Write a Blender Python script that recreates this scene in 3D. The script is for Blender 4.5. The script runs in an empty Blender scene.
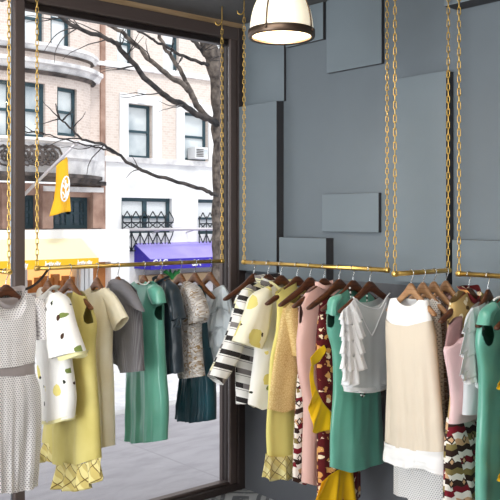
import bpy, bmesh, math, random
from mathutils import Vector, Matrix, noise
random.seed(7)
PI = math.pi
SC = bpy.context.scene
COL = SC.collection
# ------------------------------------------------------------------ camera model (survey of the room)
F = 815.0; HY = 219.0
CU, CV, CZ = 3.82, 3.256, 1.65
_n = math.hypot(.6548, .7556); _c, _s = .6548/_n, .7556/_n
FWD = Vector((_c, _s, 0)); RT = Vector((_s, -_c, 0)); CAM = Vector((-CV, -CU, CZ))
def ray(px, py): return FWD + RT*((px-250)/F) + Vector((0, 0, 1))*((HY-py)/F)
def hit(px, py, o, n):
    d = ray(px, py); n = Vector(n); t = (Vector(o)-CAM).dot(n)/d.dot(n)
    return CAM + d*t
def fac(px, py, y): return hit(px, py, (0, y, 0), (0, 1, 0))          # plane parallel to the shop window
def rw(px, py, p): return hit(px, py, (-p, 0, 0), (1, 0, 0))           # plane parallel to the panelled wall
def lerp(a, b, t): return a+(b-a)*t
def clamp(x, a=0., b=1.): return max(a, min(b, x))
def smooth(x): x = clamp(x); return x*x*(3-2*x)

# ------------------------------------------------------------------ materials
def lin(c):
    return tuple(((v/255)/12.92 if v/255 <= .04045 else (((v/255)+.055)/1.055)**2.4) for v in c)
def rgba(c): return (*lin(c), 1)
class NB:
    def __init__(s, m):
        s.nt = m.node_tree; s.N = s.nt.nodes; s.L = s.nt.links
        s.uvn = None
    def link(s, a, b): s.L.new(a, b)
    def put(s, sock, v):
        if isinstance(v, bpy.types.NodeSocket): s.L.new(v, sock)
        elif v is not None: sock.default_value = v
    def uv(s):
        if not s.uvn: s.uvn = s.N.new('ShaderNodeTexCoord')
        return s.uvn.outputs['UV']
    def obj(s):
        if not s.uvn: s.uvn = s.N.new('ShaderNodeTexCoord')
        return s.uvn.outputs['Object']
    def m(s, op, a, b=None, c=None):
        n = s.N.new('ShaderNodeMath'); n.operation = op
        s.put(n.inputs[0], a); s.put(n.inputs[1], b)
        if c is not None: s.put(n.inputs[2], c)
        return n.outputs[0]
    def xy(s, v=None):
        n = s.N.new('ShaderNodeSeparateXYZ'); s.L.new(v or s.uv(), n.inputs[0]); return n.outputs
    def comb(s, x, y, z=0.):
        n = s.N.new('ShaderNodeCombineXYZ'); s.put(n.inputs[0], x); s.put(n.inputs[1], y); s.put(n.inputs[2], z); return n.outputs[0]
    def noise(s, scale, detail=3., vec=None, dist=0.):
        n = s.N.new('ShaderNodeTexNoise'); s.L.new(vec or s.uv(), n.inputs['Vector'])
        n.inputs['Scale'].default_value = scale; n.inputs['Detail'].default_value = detail; n.inputs['Distortion'].default_value = dist
        return n.outputs
    def vor(s, scale, vec=None, feature='F1', rnd=1.):
        n = s.N.new('ShaderNodeTexVoronoi'); n.feature = feature; s.L.new(vec or s.uv(), n.inputs['Vector'])
        n.inputs['Scale'].default_value = scale; n.inputs['Randomness'].default_value = rnd; return n.outputs
    def mix(s, f, a, b):
        n = s.N.new('ShaderNodeMix'); n.data_type = 'RGBA'
        s.put(n.inputs['Factor'], f); s.put(n.inputs[6], a); s.put(n.inputs[7], b); return n.outputs[2]
    def ramp(s, f, stops, const=False):
        n = s.N.new('ShaderNodeValToRGB'); cr = n.color_ramp
        if const: cr.interpolation = 'CONSTANT'
        while len(cr.elements) < len(stops): cr.elements.new(.5)
        for e, (p, c) in zip(cr.elements, stops): e.position = p; e.color = c
        s.put(n.inputs[0], f); return n.outputs[0]
    def warp(s, amt, scale, vec=None):
        v = vec or s.uv(); nz = s.noise(scale, 2., v)
        a = s.N.new('ShaderNodeVectorMath'); a.operation = 'MULTIPLY_ADD'
        s.L.new(nz['Color'], a.inputs[0]); a.inputs[1].default_value = (amt,)*3; s.L.new(v, a.inputs[2]); return a.outputs[0]
MATS = {}
def mat(name, col, rough=.6, metal=0., sheen=0., fn=None, bump=None, spec=.5, emit=None, trans=0., alpha=None, subsurf=0.):
    m = bpy.data.materials.new(name); m.use_nodes = True
    nb = NB(m); p = m.node_tree.nodes['Principled BSDF']
    p.inputs['Base Color'].default_value = rgba(col); p.inputs['Roughness'].default_value = rough
    p.inputs['Metallic'].default_value = metal; p.inputs['Specular IOR Level'].default_value = spec
    if sheen: p.inputs['Sheen Weight'].default_value = sheen; p.inputs['Sheen Roughness'].default_value = .4
    if emit: p.inputs['Emission Color'].default_value = rgba(emit[0]); p.inputs['Emission Strength'].default_value = emit[1]
    if fn: nb.link(fn(nb), p.inputs['Base Color'])
    if alpha is not None: p.inputs['Alpha'].default_value = alpha
    if bump:
        b = nb.N.new('ShaderNodeBump'); b.inputs['Strength'].default_value = bump[1]; b.inputs['Distance'].default_value = bump[2]
        src = nb.noise(bump[0], 4., nb.uv() if len(bump) > 3 else nb.obj())
        nb.link(src[0], b.inputs['Height']); nb.link(b.outputs[0], p.inputs['Normal'])
    MATS[name] = m; return m
def mottle(c1, c2, scale, lo=.35, hi=.65, detail=4.):
    return lambda nb: nb.ramp(nb.noise(scale, detail, nb.obj())[0], [(lo, rgba(c1)), (hi, rgba(c2))])
def dots(base, dot, sp, r):
    def f(nb):
        x, y, _ = nb.xy(); yy = nb.m('DIVIDE', y, sp*.8); row = nb.m('FLOOR', yy)
        off = nb.m('MULTIPLY', nb.m('MODULO', nb.m('ABSOLUTE', row), 2.), .5)
        fx = nb.m('SUBTRACT', nb.m('FRACT', nb.m('ADD', nb.m('DIVIDE', x, sp), off)), .5)
        fy = nb.m('SUBTRACT', nb.m('FRACT', yy), .5)
        d = nb.m('SQRT', nb.m('ADD', nb.m('MULTIPLY', fx, fx), nb.m('MULTIPLY', fy, fy)))
        return nb.mix(nb.m('LESS_THAN', d, r), rgba(base), rgba(dot))
    return f
def blobs(base, layers, warp=(.02, 30.)):
    def f(nb):
        c = rgba(base); v = nb.warp(*warp)
        for col, scale, th, p in layers:
            mp = nb.N.new('ShaderNodeVectorMath'); mp.operation = 'ADD'; nb.link(v, mp.inputs[0]); mp.inputs[1].default_value = (scale*.37, scale*.11, p*3)
            o = nb.vor(scale, mp.outputs[0])
            gate = nb.m('GREATER_THAN', nb.xy(o['Color'])[0], p)
            k = nb.m('MULTIPLY', nb.m('LESS_THAN', o['Distance'], th), gate)
            c = nb.mix(k, c, rgba(col))
        return c
    return f
def stripes(nb):
    x, y, _ = nb.xy()
    W = rgba((240, 238, 234)); K = rgba((48, 44, 45)); G = rgba((128, 122, 122)); Y = rgba((238, 234, 196))
    side = nb.m('MULTIPLY', nb.m('GREATER_THAN', x, -.07), .03)
    q = nb.m('DIVIDE', nb.m('ADD', nb.m('ADD', y, side), nb.m('MULTIPLY', x, .32)), .074)
    t = nb.m('FRACT', q); idx = nb.m('FLOOR', q)
    xi = nb.m('FLOOR', nb.m('DIVIDE', nb.m('ADD', x, nb.m('MULTIPLY', idx, .023)), .085))
    h = nb.m('FRACT', nb.m('MULTIPLY', nb.m('SINE', nb.m('ADD', nb.m('MULTIPLY', idx, 12.99), nb.m('MULTIPLY', xi, 78.2))), 437.58))
    dark = nb.mix(nb.m('GREATER_THAN', h, .62), K, G); pale = nb.mix(nb.m('GREATER_THAN', h, .8), W, Y)
    c = nb.mix(nb.m('GREATER_THAN', t, .64), pale, dark)
    thin = nb.m('MULTIPLY', nb.m('GREATER_THAN', t, .50), nb.m('LESS_THAN', t, .54))
    return nb.mix(thin, c, G)
def aztec(c):
    def f(nb):
        x, y, _ = nb.xy()
        zig = nb.m('MULTIPLY', nb.m('ABSOLUTE', nb.m('SUBTRACT', nb.m('FRACT', nb.m('DIVIDE', x, .05)), .5)), .018)
        t = nb.m('FRACT', nb.m('DIVIDE', nb.m('ADD', nb.m('ADD', nb.m('ADD', y, zig), nb.m('MULTIPLY', nb.m('FLOOR', nb.m('DIVIDE', nb.m('ADD', x, nb.m('MULTIPLY', y, .35)), .075)), .113)), nb.m('MULTIPLY', nb.m('SUBTRACT', nb.noise(7., 1.)[0], .5), .012)), .36))
        W = rgba((240, 232, 222)); R = rgba((120, 22, 36)); O = rgba((140, 122, 74)); K = rgba((52, 32, 26)); P = rgba((214, 170, 130))
        seq = {0: [W, K, O, W, R, W, K, P, W, R, K, W, O, K], 1: [W, R, W, R, P, W, K, W, R, W, O, W, K, W]}[c]
        band = nb.ramp(t, [(i/len(seq), q) for i, q in enumerate(seq)], True)
        fx = nb.m('SUBTRACT', nb.m('FRACT', nb.m('DIVIDE', x, .06)), .5); fy = nb.m('SUBTRACT', nb.m('FRACT', nb.m('DIVIDE', y, .09)), .5)
        dd = nb.m('ADD', nb.m('ABSOLUTE', fx), nb.m('ABSOLUTE', fy))
        c1 = nb.mix(nb.m('LESS_THAN', dd, .22), band, K)
        return nb.mix(nb.m('LESS_THAN', dd, .13), c1, W if c else P)
    return f
def plaid(base, alt, line, p, w):
    def f(nb):
        x, y, _ = nb.xy()
        a = nb.m('FRACT', nb.m('DIVIDE', nb.m('ADD', x, y), p)); b = nb.m('FRACT', nb.m('DIVIDE', nb.m('SUBTRACT', x, y), p))
        k = nb.m('MAXIMUM', nb.m('LESS_THAN', a, w), nb.m('LESS_THAN', b, w))
        c = nb.mix(nb.m('GREATER_THAN', a, .55), rgba(base), rgba(alt))
        return nb.mix(k, c, rgba(line))
    return f
def pin(base, alt, p):
    def f(nb):
        x, y, _ = nb.xy(); a = nb.m('FRACT', nb.m('DIVIDE', x, p))
        return nb.mix(nb.m('GREATER_THAN', a, .6), rgba(base), rgba(alt))
    return f
def nz2(c1, c2, scale, lo=.45, hi=.55, det=3., dist=0.):
    return lambda nb: nb.ramp(nb.noise(scale, det, None, dist)[0], [(lo, rgba(c1)), (hi, rgba(c2))])
def brocade(nb):
    t = nb.noise(38., 3., None, 1.5)[0]
    c = nb.ramp(t, [(.42, rgba((214, 209, 204))), (.5, rgba((196, 190, 184))), (.56, rgba((168, 160, 154)))])
    g = nb.m('MULTIPLY', nb.m('GREATER_THAN', nb.noise(40., 3., None, 2.)[0], .58), nb.m('GREATER_THAN', nb.xy()[0], .09))
    return nb.mix(g, c, rgba((146, 120, 84)))
def lace(nb):
    d = nb.vor(85., nb.warp(.01, 40.), 'DISTANCE_TO_EDGE')['Distance']
    return nb.ramp(d, [(.02, rgba((205, 170, 104))), (.12, rgba((226, 200, 142)))])
CL = dict(sheen=.15, rough=.8, spec=.25)
def cl(name, col, **k):
    a = dict(CL); a.update(k); return mat(name, col, **a)
cl('dot_fabric', (214, 208, 203), fn=dots((226, 222, 220), (136, 128, 132), .0115, .26))
cl('dot_fabric_pale', (225, 222, 220), fn=dots((228, 226, 224), (150, 148, 150), .011, .25))
mat('grey_satin', (156, 146, 144), .42, sheen=.2)
cl('lemon_white', (246, 243, 236), fn=blobs((247, 244, 238), [((238, 222, 132), 10., .34, .74), ((120, 134, 70), 17., .24, .84), ((70, 46, 32), 19., .24, .84), ((40, 44, 30), 23., .20, .86)]))
cl('lemon_pale', (244, 238, 204), fn=blobs((245, 240, 214), [((232, 220, 130), 8., .45, .55), ((250, 250, 248), 6., .42, .5), ((70, 58, 40), 19., .22, .84)]))
cl('pale_yellow', (240, 232, 176))
cl('yellow_crepe', (212, 196, 116), rough=.6, fn=nz2((204, 188, 106), (220, 206, 130), 5., .3, .7))
cl('yellow_pale_crepe', (226, 214, 128), rough=.65)
cl('plaid_ruffle', (222, 206, 130), fn=plaid((234, 220, 152), (212, 192, 118), (120, 96, 48), .085, .07))
cl('plaid_ruffle_pale', (236, 226, 160), fn=plaid((240, 232, 172), (228, 214, 140), (140, 120, 64), .07, .07))
cl('cream_crepe', (238, 228, 198), rough=.6, fn=nz2((234, 222, 188), (244, 236, 212), 6., .3, .7))
cl('grey_pinstripe', (118, 116, 120), fn=pin((112, 110, 114), (136, 134, 138), .008))
cl('grey_wool', (122, 120, 124))
mat('teal_satin', (98, 170, 148), .28, sheen=.25, spec=.7, fn=nz2((92, 163, 141), (106, 178, 157), 4., .3, .7))
mat('teal_deep', (50, 138, 118), .4, sheen=.25)
mat('navy_satin', (38, 56, 68), .35, sheen=.2, fn=nz2((24, 36, 46), (52, 66, 76), 9., .35, .7))
mat('petrol_satin', (18, 62, 74), .33, sheen=.2, fn=nz2((12, 52, 64), (26, 76, 88), 6., .35, .7))
cl('brocade', (190, 182, 172), rough=.45, fn=brocade)
cl('gold_lace', (220, 190, 128), fn=lace)
cl('olive_lining', (120, 108, 50))
cl('stripe_wool', (236, 234, 230), fn=stripes)
cl('pink_crepe', (226, 184, 174), rough=.62); cl('pale_pink', (232, 196, 196), rough=.62); cl('mauve', (160, 124, 122))
cl('burgundy_floral', (92, 18, 22), fn=blobs((92, 20, 24), [((60, 8, 14), 22., .32, .5), ((220, 160, 92), 26., .42, .42), ((244, 222, 190), 34., .36, .55)], (.035, 45.)))
cl('yellow_crepe_bright', (240, 190, 18), rough=.6)
cl('aztec_multi', (150, 120, 90), fn=aztec(0)); cl('aztec_white', (220, 200, 190), fn=aztec(1))
cl('gold_floral', (196, 166, 110), fn=blobs((190, 160, 104), [((240, 228, 200), 26., .36, .6), ((110, 24, 34), 20., .36, .68), ((84, 60, 30), 30., .34, .6)]))
cl('beige_crepe', (224, 210, 190), rough=.6); cl('white_crepe', (246, 244, 242), rough=.6)
cl('sequin', (178, 160, 152), rough=.35, spec=.6, fn=lambda nb: nb.ramp(nb.vor(160.)['Distance'], [(.2, rgba((214, 200, 194))), (.55, rgba((120, 96, 84)))]))
def sheer(name, col, a):
    m = mat(name, col, .55, sheen=.3, alpha=a); return m
sheer('sheer_white', (240, 243, 245), .70); sheer('sheer_ruffle', (250, 250, 251), .90); sheer('sheer_blue', (222, 230, 234), .76)
def wood(c1, c2):
    def f(nb):
        mp = nb.N.new('ShaderNodeMapping'); nb.link(nb.obj(), mp.inputs[0]); mp.inputs['Scale'].default_value = (6, 60, 60)
        return nb.ramp(nb.noise(1., 4., mp.outputs[0], .6)[0], [(.3, rgba(c1)), (.7, rgba(c2))])
    return f
mat('wood_dark', (84, 46, 26), .35, fn=wood((62, 32, 18), (100, 58, 34)))
mat('wood_mid', (120, 76, 44), .38, fn=wood((98, 58, 30), (140, 92, 54)))
mat('wood_light', (166, 122, 82), .4, fn=wood((146, 102, 64), (184, 140, 98)))
mat('chrome', (205, 208, 210), .22, 1.)
mat('brass', (228, 190, 108), .34, 1.); mat('brass_dark', (150, 108, 44), .32, 1.)
mat('bronze', (98, 82, 70), .38, .85)
mat('lamp_glass', (250, 242, 222), .3, emit=((255, 240, 210), .52))
mat('lamp_diffuser', (250, 232, 204), .4, emit=((255, 222, 176), .62))
mat('bulb_glow', (255, 230, 180), .3, emit=((255, 214, 150), 4.))
mat('pearl', (240, 238, 232), .2); mat('bead_black', (26, 26, 30), .2)
mat('panel_paint', (114, 125, 132), .5, fn=mottle((111, 122, 129), (118, 129, 136), 1.3))
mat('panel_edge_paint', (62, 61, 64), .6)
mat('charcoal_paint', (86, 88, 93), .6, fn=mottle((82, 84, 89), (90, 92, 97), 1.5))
mat('wall_paint', (108, 118, 125), .6, fn=mottle((105, 114, 121), (113, 123, 130), 1.1))
mat('back_paint', (150, 146, 142), .8)
mat('ceiling_paint', (92, 90, 90), .7)
mat('window_metal', (98, 85, 81), .42, .2); mat('window_metal_dark', (64, 54, 52), .45, .2); mat('gasket', (120, 122, 128), .5)
mat('tan_wood', (176, 146, 110), .55, fn=wood((160, 130, 94), (190, 160, 124)))
def tile(nb):
    x, y, z = nb.xy(nb.obj())
    s = .3
    fx = nb.m('ABSOLUTE', nb.m('SUBTRACT', nb.m('FRACT', nb.m('DIVIDE', x, s)), .5)); fy = nb.m('ABSOLUTE', nb.m('SUBTRACT', nb.m('FRACT', nb.m('DIVIDE', y, s)), .5))
    d = nb.m('SQRT', nb.m('ADD', nb.m('MULTIPLY', fx, fx), nb.m('MULTIPLY', fy, fy)))
    w = nb.m('SINE', nb.m('MULTIPLY', nb.m('ADD', d, nb.m('MULTIPLY', nb.m('MULTIPLY', fx, fy), 4.)), 13.))
    c = nb.mix(nb.m('GREATER_THAN', w, .25), rgba((206, 206, 206)), rgba((120, 122, 126)))
    c = nb.mix(nb.m('GREATER_THAN', nb.noise(9., 3., nb.obj())[0], .56), c, rgba((170, 171, 174)))
    return nb.mix(nb.m('GREATER_THAN', nb.m('MAXIMUM', fx, fy), .49), c, rgba((140, 140, 142)))
mat('floor_tile', (180, 180, 180), .35, fn=tile)
def slabs(nb):
    x, y, z = nb.xy(nb.obj())
    g = nb.m('LESS_THAN', nb.m('MINIMUM', nb.m('FRACT', nb.m('DIVIDE', x, 1.5)), nb.m('FRACT', nb.m('DIVIDE', nb.m('ADD', y, .03), 1.1))), .008)
    mp = nb.N.new('ShaderNodeMapping'); nb.link(nb.obj(), mp.inputs[0]); mp.inputs['Scale'].default_value = (2.2, 7., 1)
    c = nb.ramp(nb.noise(1.4, 6., mp.outputs[0], .4)[0], [(.35, rgba((164, 160, 165))), (.52, rgba((174, 170, 175))), (.7, rgba((180, 177, 181)))])
    return nb.mix(g, c, rgba((160, 157, 161)))
mat('sidewalk_concrete', (184, 182, 184), .85, fn=slabs)
mat('kerb_stone', (196, 194, 194), .8, fn=mottle((180, 178, 178), (206, 204, 204), 5.))
mat('asphalt_pale', (214, 214, 216), .9, fn=mottle((190, 190, 194), (230, 230, 232), 6., .3, .7, 8.))
mat('bark', (92, 82, 74), .9, fn=mottle((58, 50, 47), (124, 113, 104), 7., .36, .68, 7.), bump=(14., .8, .03))
mat('bark_dark', (60, 54, 54), .9, fn=mottle((24, 22, 26), (84, 76, 72), 6., .38, .7, 6.), bump=(14., .6, .03))
def brick(c1, c2, mortar, sc=4.):
    def f(nb):
        x, y, z = nb.xy(nb.obj())
        n = nb.N.new('ShaderNodeTexBrick'); nb.link(nb.comb(x, z), n.inputs['Vector']); n.inputs['Scale'].default_value = sc
        n.inputs['Color1'].default_value = rgba(c1); n.inputs['Color2'].default_value = rgba(c2); n.inputs['Mortar'].default_value = rgba(mortar)
        n.inputs['Mortar Size'].default_value = .02
        return nb.mix(nb.m('MULTIPLY', nb.noise(1.2, 5., nb.obj())[0], .55), n.outputs['Color'], rgba(mortar))
    return f
mat('brick_pink', (216, 190, 176), .9, fn=brick((202, 182, 170), (220, 204, 194), (232, 220, 213)))
mat('brick_tan', (226, 204, 188), .9, fn=brick((206, 188, 176), (222, 207, 197), (232, 222, 215)))
mat('white_render', (238, 238, 238), .9, fn=mottle((216, 216, 218), (244, 244, 244), .9, .3, .5, 6.))
mat('white_stone', (228, 226, 226), .85, fn=mottle((190, 188, 190), (240, 238, 238), 2.2, .33, .52, 6.))
mat('brownstone', (160, 128, 112), .9, fn=mottle((134, 102, 88), (190, 158, 142), 2.5, .3, .7, 6.))
mat('stone_dark', (70, 64, 62), .9, fn=mottle((44, 40, 40), (110, 100, 96), 3., .35, .65, 5.))
mat('frame_green', (42, 70, 80), .6); mat('frame_white', (228, 230, 232), .6); mat('iron', (26, 34, 40), .6)
mat('pane_pale', (190, 200, 206), .25, fn=mottle((150, 166, 176), (222, 228, 230), .9, .35, .6, 3.))
mat('pane_white', (230, 234, 236), .3); mat('pane_dark', (52, 72, 88), .2, fn=mottle((38, 56, 72), (84, 104, 118), 1.2, .35, .65, 3.))
mat('cream_canvas', (240, 226, 186), .8); mat('yellow_canvas', (240, 190, 24), .7); mat('flag_yellow', (244, 184, 20), .75)
mat('purple_canvas', (164, 152, 226), .7, fn=mottle((156, 144, 222), (174, 163, 232), 2., .3, .7)); mat('purple_dark', (52, 36, 168), .7)
mat('letter_white', (250, 250, 250), .7)
mat('shop_warm', (236, 170, 96), .6, emit=((255, 206, 132), .95)); mat('shop_brown', (150, 96, 52), .7, emit=((210, 130, 60), .18))
mat('shop_tan', (206, 176, 138), .8); mat('shop_dark', (26, 22, 30), .7); mat('leaf_green', (40, 150, 70), .6)
mat('pole_metal', (196, 192, 196), .4, .3); mat('cable_black', (34, 28, 28), .6)
mat('roof_tar', (60, 60, 60), .9)
g = bpy.data.materials.new('clear_glass'); g.use_nodes = True; nt = g.node_tree; nt.nodes.clear()
o_ = nt.nodes.new('ShaderNodeOutputMaterial'); mx = nt.nodes.new('ShaderNodeMixShader'); tr = nt.nodes.new('ShaderNodeBsdfTransparent'); gl = nt.nodes.new('ShaderNodeBsdfGlossy')
fr = nt.nodes.new('ShaderNodeFresnel'); fr.inputs['IOR'].default_value = 1.25; gl.inputs['Roughness'].default_value = .02; tr.inputs['Color'].default_value = (.98, .985, .985, 1)
nt.links.new(fr.outputs[0], mx.inputs[0]); nt.links.new(tr.outputs[0], mx.inputs[1]); nt.links.new(gl.outputs[0], mx.inputs[2]); nt.links.new(mx.outputs[0], o_.inputs[0]); MATS['clear_glass'] = g

# ------------------------------------------------------------------ object helpers
def link(name, bm, m, parent=None, smooth=False, recalc=True):
    me = bpy.data.meshes.new(name)
    if recalc: bmesh.ops.recalc_face_normals(bm, faces=bm.faces)
    bm.to_mesh(me); bm.free(); me.materials.append(MATS[m])
    if smooth: me.polygons.foreach_set('use_smooth', [True]*len(me.polygons))
    o = bpy.data.objects.new(name, me); COL.objects.link(o)
    if parent: o.parent = parent
    return o
def tag(o, label, cat, group=None):
    o['label'] = label; o['category'] = cat
    if group: o['group'] = group
    return o
def struct(o): o['kind'] = 'structure'; return o
def empty(name, loc, rz=0.):
    o = bpy.data.objects.new(name, None); COL.objects.link(o); o.location = loc; o.rotation_euler = (0, 0, rz); o.empty_display_size = .05; return o
def thing(name, label, cat, loc=(0, 0, 0), rz=0., group=None): return tag(empty(name, loc, rz), label, cat, group)
def box(bm, a, b, bev=0.):
    x0, x1 = sorted((a[0], b[0])); y0, y1 = sorted((a[1], b[1])); z0, z1 = sorted((a[2], b[2]))
    t = bmesh.new(); bmesh.ops.create_cube(t, size=1.)
    for v in t.verts: v.co = Vector(((x0+x1)/2+v.co.x*(x1-x0), (y0+y1)/2+v.co.y*(y1-y0), (z0+z1)/2+v.co.z*(z1-z0)))
    if bev: bmesh.ops.bevel(t, geom=t.edges[:], offset=bev, segments=2, affect='EDGES', profile=.6)
    me = bpy.data.meshes.new('t'); t.to_mesh(me); t.free(); bm.from_mesh(me); bpy.data.meshes.remove(me)
def boxo(name, a, b, m, parent=None, bev=0.):
    bm = bmesh.new(); box(bm, a, b, bev); return link(name, bm, m, parent)
def tube(bm, pts, r, seg=8, closed=False, cap=True):
    pts = [Vector(p) for p in pts]; n = len(pts); rad = r if isinstance(r, (list, tuple)) else [r]*n
    rings = []; prev = None
    for i, p in enumerate(pts):
        a = pts[(i-1) % n] if (closed or i > 0) else p; b = pts[(i+1) % n] if (closed or i < n-1) else p
        t = (b-a).normalized()
        if prev is None:
            up = Vector((0, 0, 1)) if abs(t.z) < .9 else Vector((1, 0, 0)); x = t.cross(up).normalized()
        else: x = (prev - t*prev.dot(t)).normalized()
        prev = x; y = t.cross(x)
        rings.append([bm.verts.new(p+(x*math.cos(2*PI*k/seg)+y*math.sin(2*PI*k/seg))*rad[i]) for k in range(seg)])
    for i in range(n if closed else n-1):
        A, B = rings[i], rings[(i+1) % n]
        for k in range(seg): bm.faces.new((A[k], A[(k+1) % seg], B[(k+1) % seg], B[k]))
    if cap and not closed: bm.faces.new(rings[0]); bm.faces.new(rings[-1])
def tubeo(name, pts, r, m, parent=None, seg=8, closed=False):
    bm = bmesh.new(); tube(bm, pts, r, seg, closed); return link(name, bm, m, parent, True)
def lathe(bm, prof, c=(0, 0, 0), seg=40):
    c = Vector(c); rings = [[bm.verts.new(c+Vector((r*math.cos(2*PI*k/seg), r*math.sin(2*PI*k/seg), z))) for k in range(seg)] for r, z in prof]
    for A, B in zip(rings, rings[1:]):
        for k in range(seg): bm.faces.new((A[k], A[(k+1) % seg], B[(k+1) % seg], B[k]))
def prism(bm, poly, a, b):
    """poly: list of points; extruded by vector from offset a to b"""
    A = [bm.verts.new(Vector(p)+Vector(a)) for p in poly]; B = [bm.verts.new(Vector(p)+Vector(b)) for p in poly]; n = len(poly)
    bm.faces.new(A); bm.faces.new(B[::-1])
    for i in range(n): bm.faces.new((A[i], A[(i+1) % n], B[(i+1) % n], B[i]))
def resample(P, n):
    P = [Vector(p) for p in P]; L = [0.]
    for a, b in zip(P, P[1:]): L.append(L[-1]+(b-a).length)
    out = []; j = 0; T = L[-1] or 1e-9
    for i in range(n):
        d = T*i/(n-1)
        while j < len(P)-2 and L[j+1] < d: j += 1
        s = (d-L[j])/((L[j+1]-L[j]) or 1e-9); out.append(P[j].lerp(P[j+1], clamp(s)))
    return out
def curve(P, n=6):
    """Catmull-Rom through the points"""
    P = [Vector(p) for p in P]
    if len(P) < 3: return P
    Q = [P[0]*2-P[1]]+P+[P[-1]*2-P[-2]]; out = []
    for i in range(1, len(Q)-2):
        a, b, c, d = Q[i-1:i+3]
        for k in range(n):
            t = k/n; out.append(.5*((2*b)+(c-a)*t+(2*a-5*b+4*c-d)*t*t+(3*b-a-3*c+d)*t**3))
    return out+[P[-1]]

# ------------------------------------------------------------------ the room
ZC = 2.845
RU, RV = 6.2, 6.0                     # room depth along the panelled wall and along the window wall
struct(boxo('floor', (-RV, -RU, -.12), (.15, .02, 0), 'floor_tile'))
struct(boxo('ceiling', (-RV, -RU, ZC), (.15, .12, ZC+.15), 'ceiling_paint'))
struct(boxo('wall_right', (0, -RU, 0), (.15, 0.02, ZC), 'wall_paint'))
struct(boxo('wall_back', (-RV, -RU-.12, 0), (.15, -RU, ZC), 'back_paint'))
struct(boxo('wall_left', (-RV-.12, -RU, 0), (-RV, .12, ZC), 'back_paint'))
# window wall
zt = fac(212, 37.4, .03).z; zb = fac(224, 479.8, .048).z; zg = fac(241, 29.5, 0).z
w1 = struct(empty('window_1', (-.8, 0, 0)))
def frame_bar(a, b, m='window_metal', bev=.006, name='frame'):
    o = boxo(name, a, b, m, None, bev); o.parent = w1; o.matrix_parent_inverse = Matrix.Translation((.8, 0, 0)); return o
vl, vm, vr = -fac(25.3, 219, -.03).x, -fac(15, 219, -.03).x, -fac(224.3, 219, .048).x
vj, vk = -fac(229.5, 219, -.0).x, -fac(237, 219, -.012).x
frame_bar((0, -.03, 0), (-vk, .10, zg), 'window_metal_dark', name='jamb')
frame_bar((-vk, -.012, zb-.02), (-vj, .10, zg), 'window_metal', name='jamb')
frame_bar((-vj, .02, zb-.02), (-vr, .06, zt+.02), 'window_metal_dark', name='jamb')
frame_bar((-vm, -.03, 0), (-vl, .012, zg), 'window_metal', name='mullion')
frame_bar((-vm-.006, .0, 0), (-vm, .012, zg), 'gasket', name='seal')
frame_bar((-vl, -.02, zt), (-.045, .10, zg), 'window_metal', name='head')
frame_bar((-vl, .012, zt-.035), (-vr, .06, zt), 'window_metal_dark', name='head')
frame_bar((-vl, -.03, 0), (-.045, .10, zb-.015), 'window_metal_dark', name='sill')
frame_bar((-vl, .0, zb-.015), (-vr, .06, zb), 'window_metal', name='sill')
p_ = boxo('pane', (-vl, .006, zb), (-vr, .012, zt), 'clear_glass', None); p_.parent = w1; p_.matrix_parent_inverse = Matrix.Translation((.8, 0, 0))
w2 = struct(empty('window_2', (-2.9, 0, 0)))
def w2bar(a, b, m, name):
    o = boxo(name, a, b, m, None, .004); o.parent = w2; o.matrix_parent_inverse = Matrix.Translation((2.9, 0, 0)); return o
w2bar((-4.0, -.02, zt), (-vm-.006, .10, zg), 'window_metal', 'head')
w2bar((-4.0, -.03, 0), (-vm-.006, .10, zb), 'window_metal_dark', 'sill')
w2bar((-4.1, -.03, 0), (-4.0, .10, zg), 'window_metal', 'jamb')
o = boxo('pane', (-4.0, .006, zb), (-vm-.006, .012, zt), 'clear_glass'); o.parent = w2; o.matrix_parent_inverse = Matrix.Translation((2.9, 0, 0))
struct(boxo('wall_front', (-RV, 0, 0), (-4.1, .12, ZC), 'back_paint'))
struct(boxo('trim_1', (-4.1, -.012, zg), (0, .12, ZC), 'tan_wood'))

# wall panels on the right wall
def panel(label, l, r, yt, yb, p, zt_=None, zb_=None, xref=None):
    """l, r: pixel columns of the face; yt, yb rows measured at the right edge"""
    ul = -rw(l, 219, p).y if l is not None else 0.002; ur = -rw(r, 219, p).y if r < 900 else 5.9
    z1 = zt_ if zt_ is not None else rw(xref or r, yt, p).z; z0 = zb_ if zb_ is not None else rw(xref or r, yb, p).z
    o = boxo('wall_panel', (-.0005, -ul, z0), (-p, -ur, z1), 'panel_paint', None, .003)
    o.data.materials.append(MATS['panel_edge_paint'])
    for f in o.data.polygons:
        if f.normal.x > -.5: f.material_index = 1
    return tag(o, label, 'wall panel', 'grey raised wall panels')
panel('tall grey wall panel in the corner beside the window frame', None, 276.5, 100.8, 273, .058)
panel('grey wall panel above the tall corner panel, behind the lamp at the ceiling', None, 284, 0, 102, .018, zt_=ZC-.002, zb_=rw(276, 101.2, .058).z+.004)
panel('grey wall panel behind the right side of the lamp shade', 285.5, 323, 0, 39, .024, zt_=ZC-.002)
panel('large grey wall panel hanging from the ceiling between lamp and chains', 326.5, 381.5, 0, 63.2, .024, zt_=ZC-.002)
panel('small floating grey wall panel in mid wall', 322, 378.5, 192.6, 232.5, .024)
panel('low grey wall panel just above the middle brass rail', 279, 326, 238.3, 300, .06)
panel('tall narrow grey wall panel behind the pair of chains', 395, 446, 70.5, 285, .06)
panel('grey wall panel at top right corner with dark underside', 444, 999, 5.5, 0, .11, zt_=ZC-.002, zb_=rw(446, 6, .11).z, xref=446)
panel('wide grey wall panel low on the right above the right rail', 452, 999, 240, 330, .035, zt_=rw(460, 239.8, .035).z, zb_=rw(460, 330, .035).z)

struct(boxo('trim_3', (-.012, -5.95, 0), (0, -.001, rw(262, 274, .0).z), 'charcoal_paint'))
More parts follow.
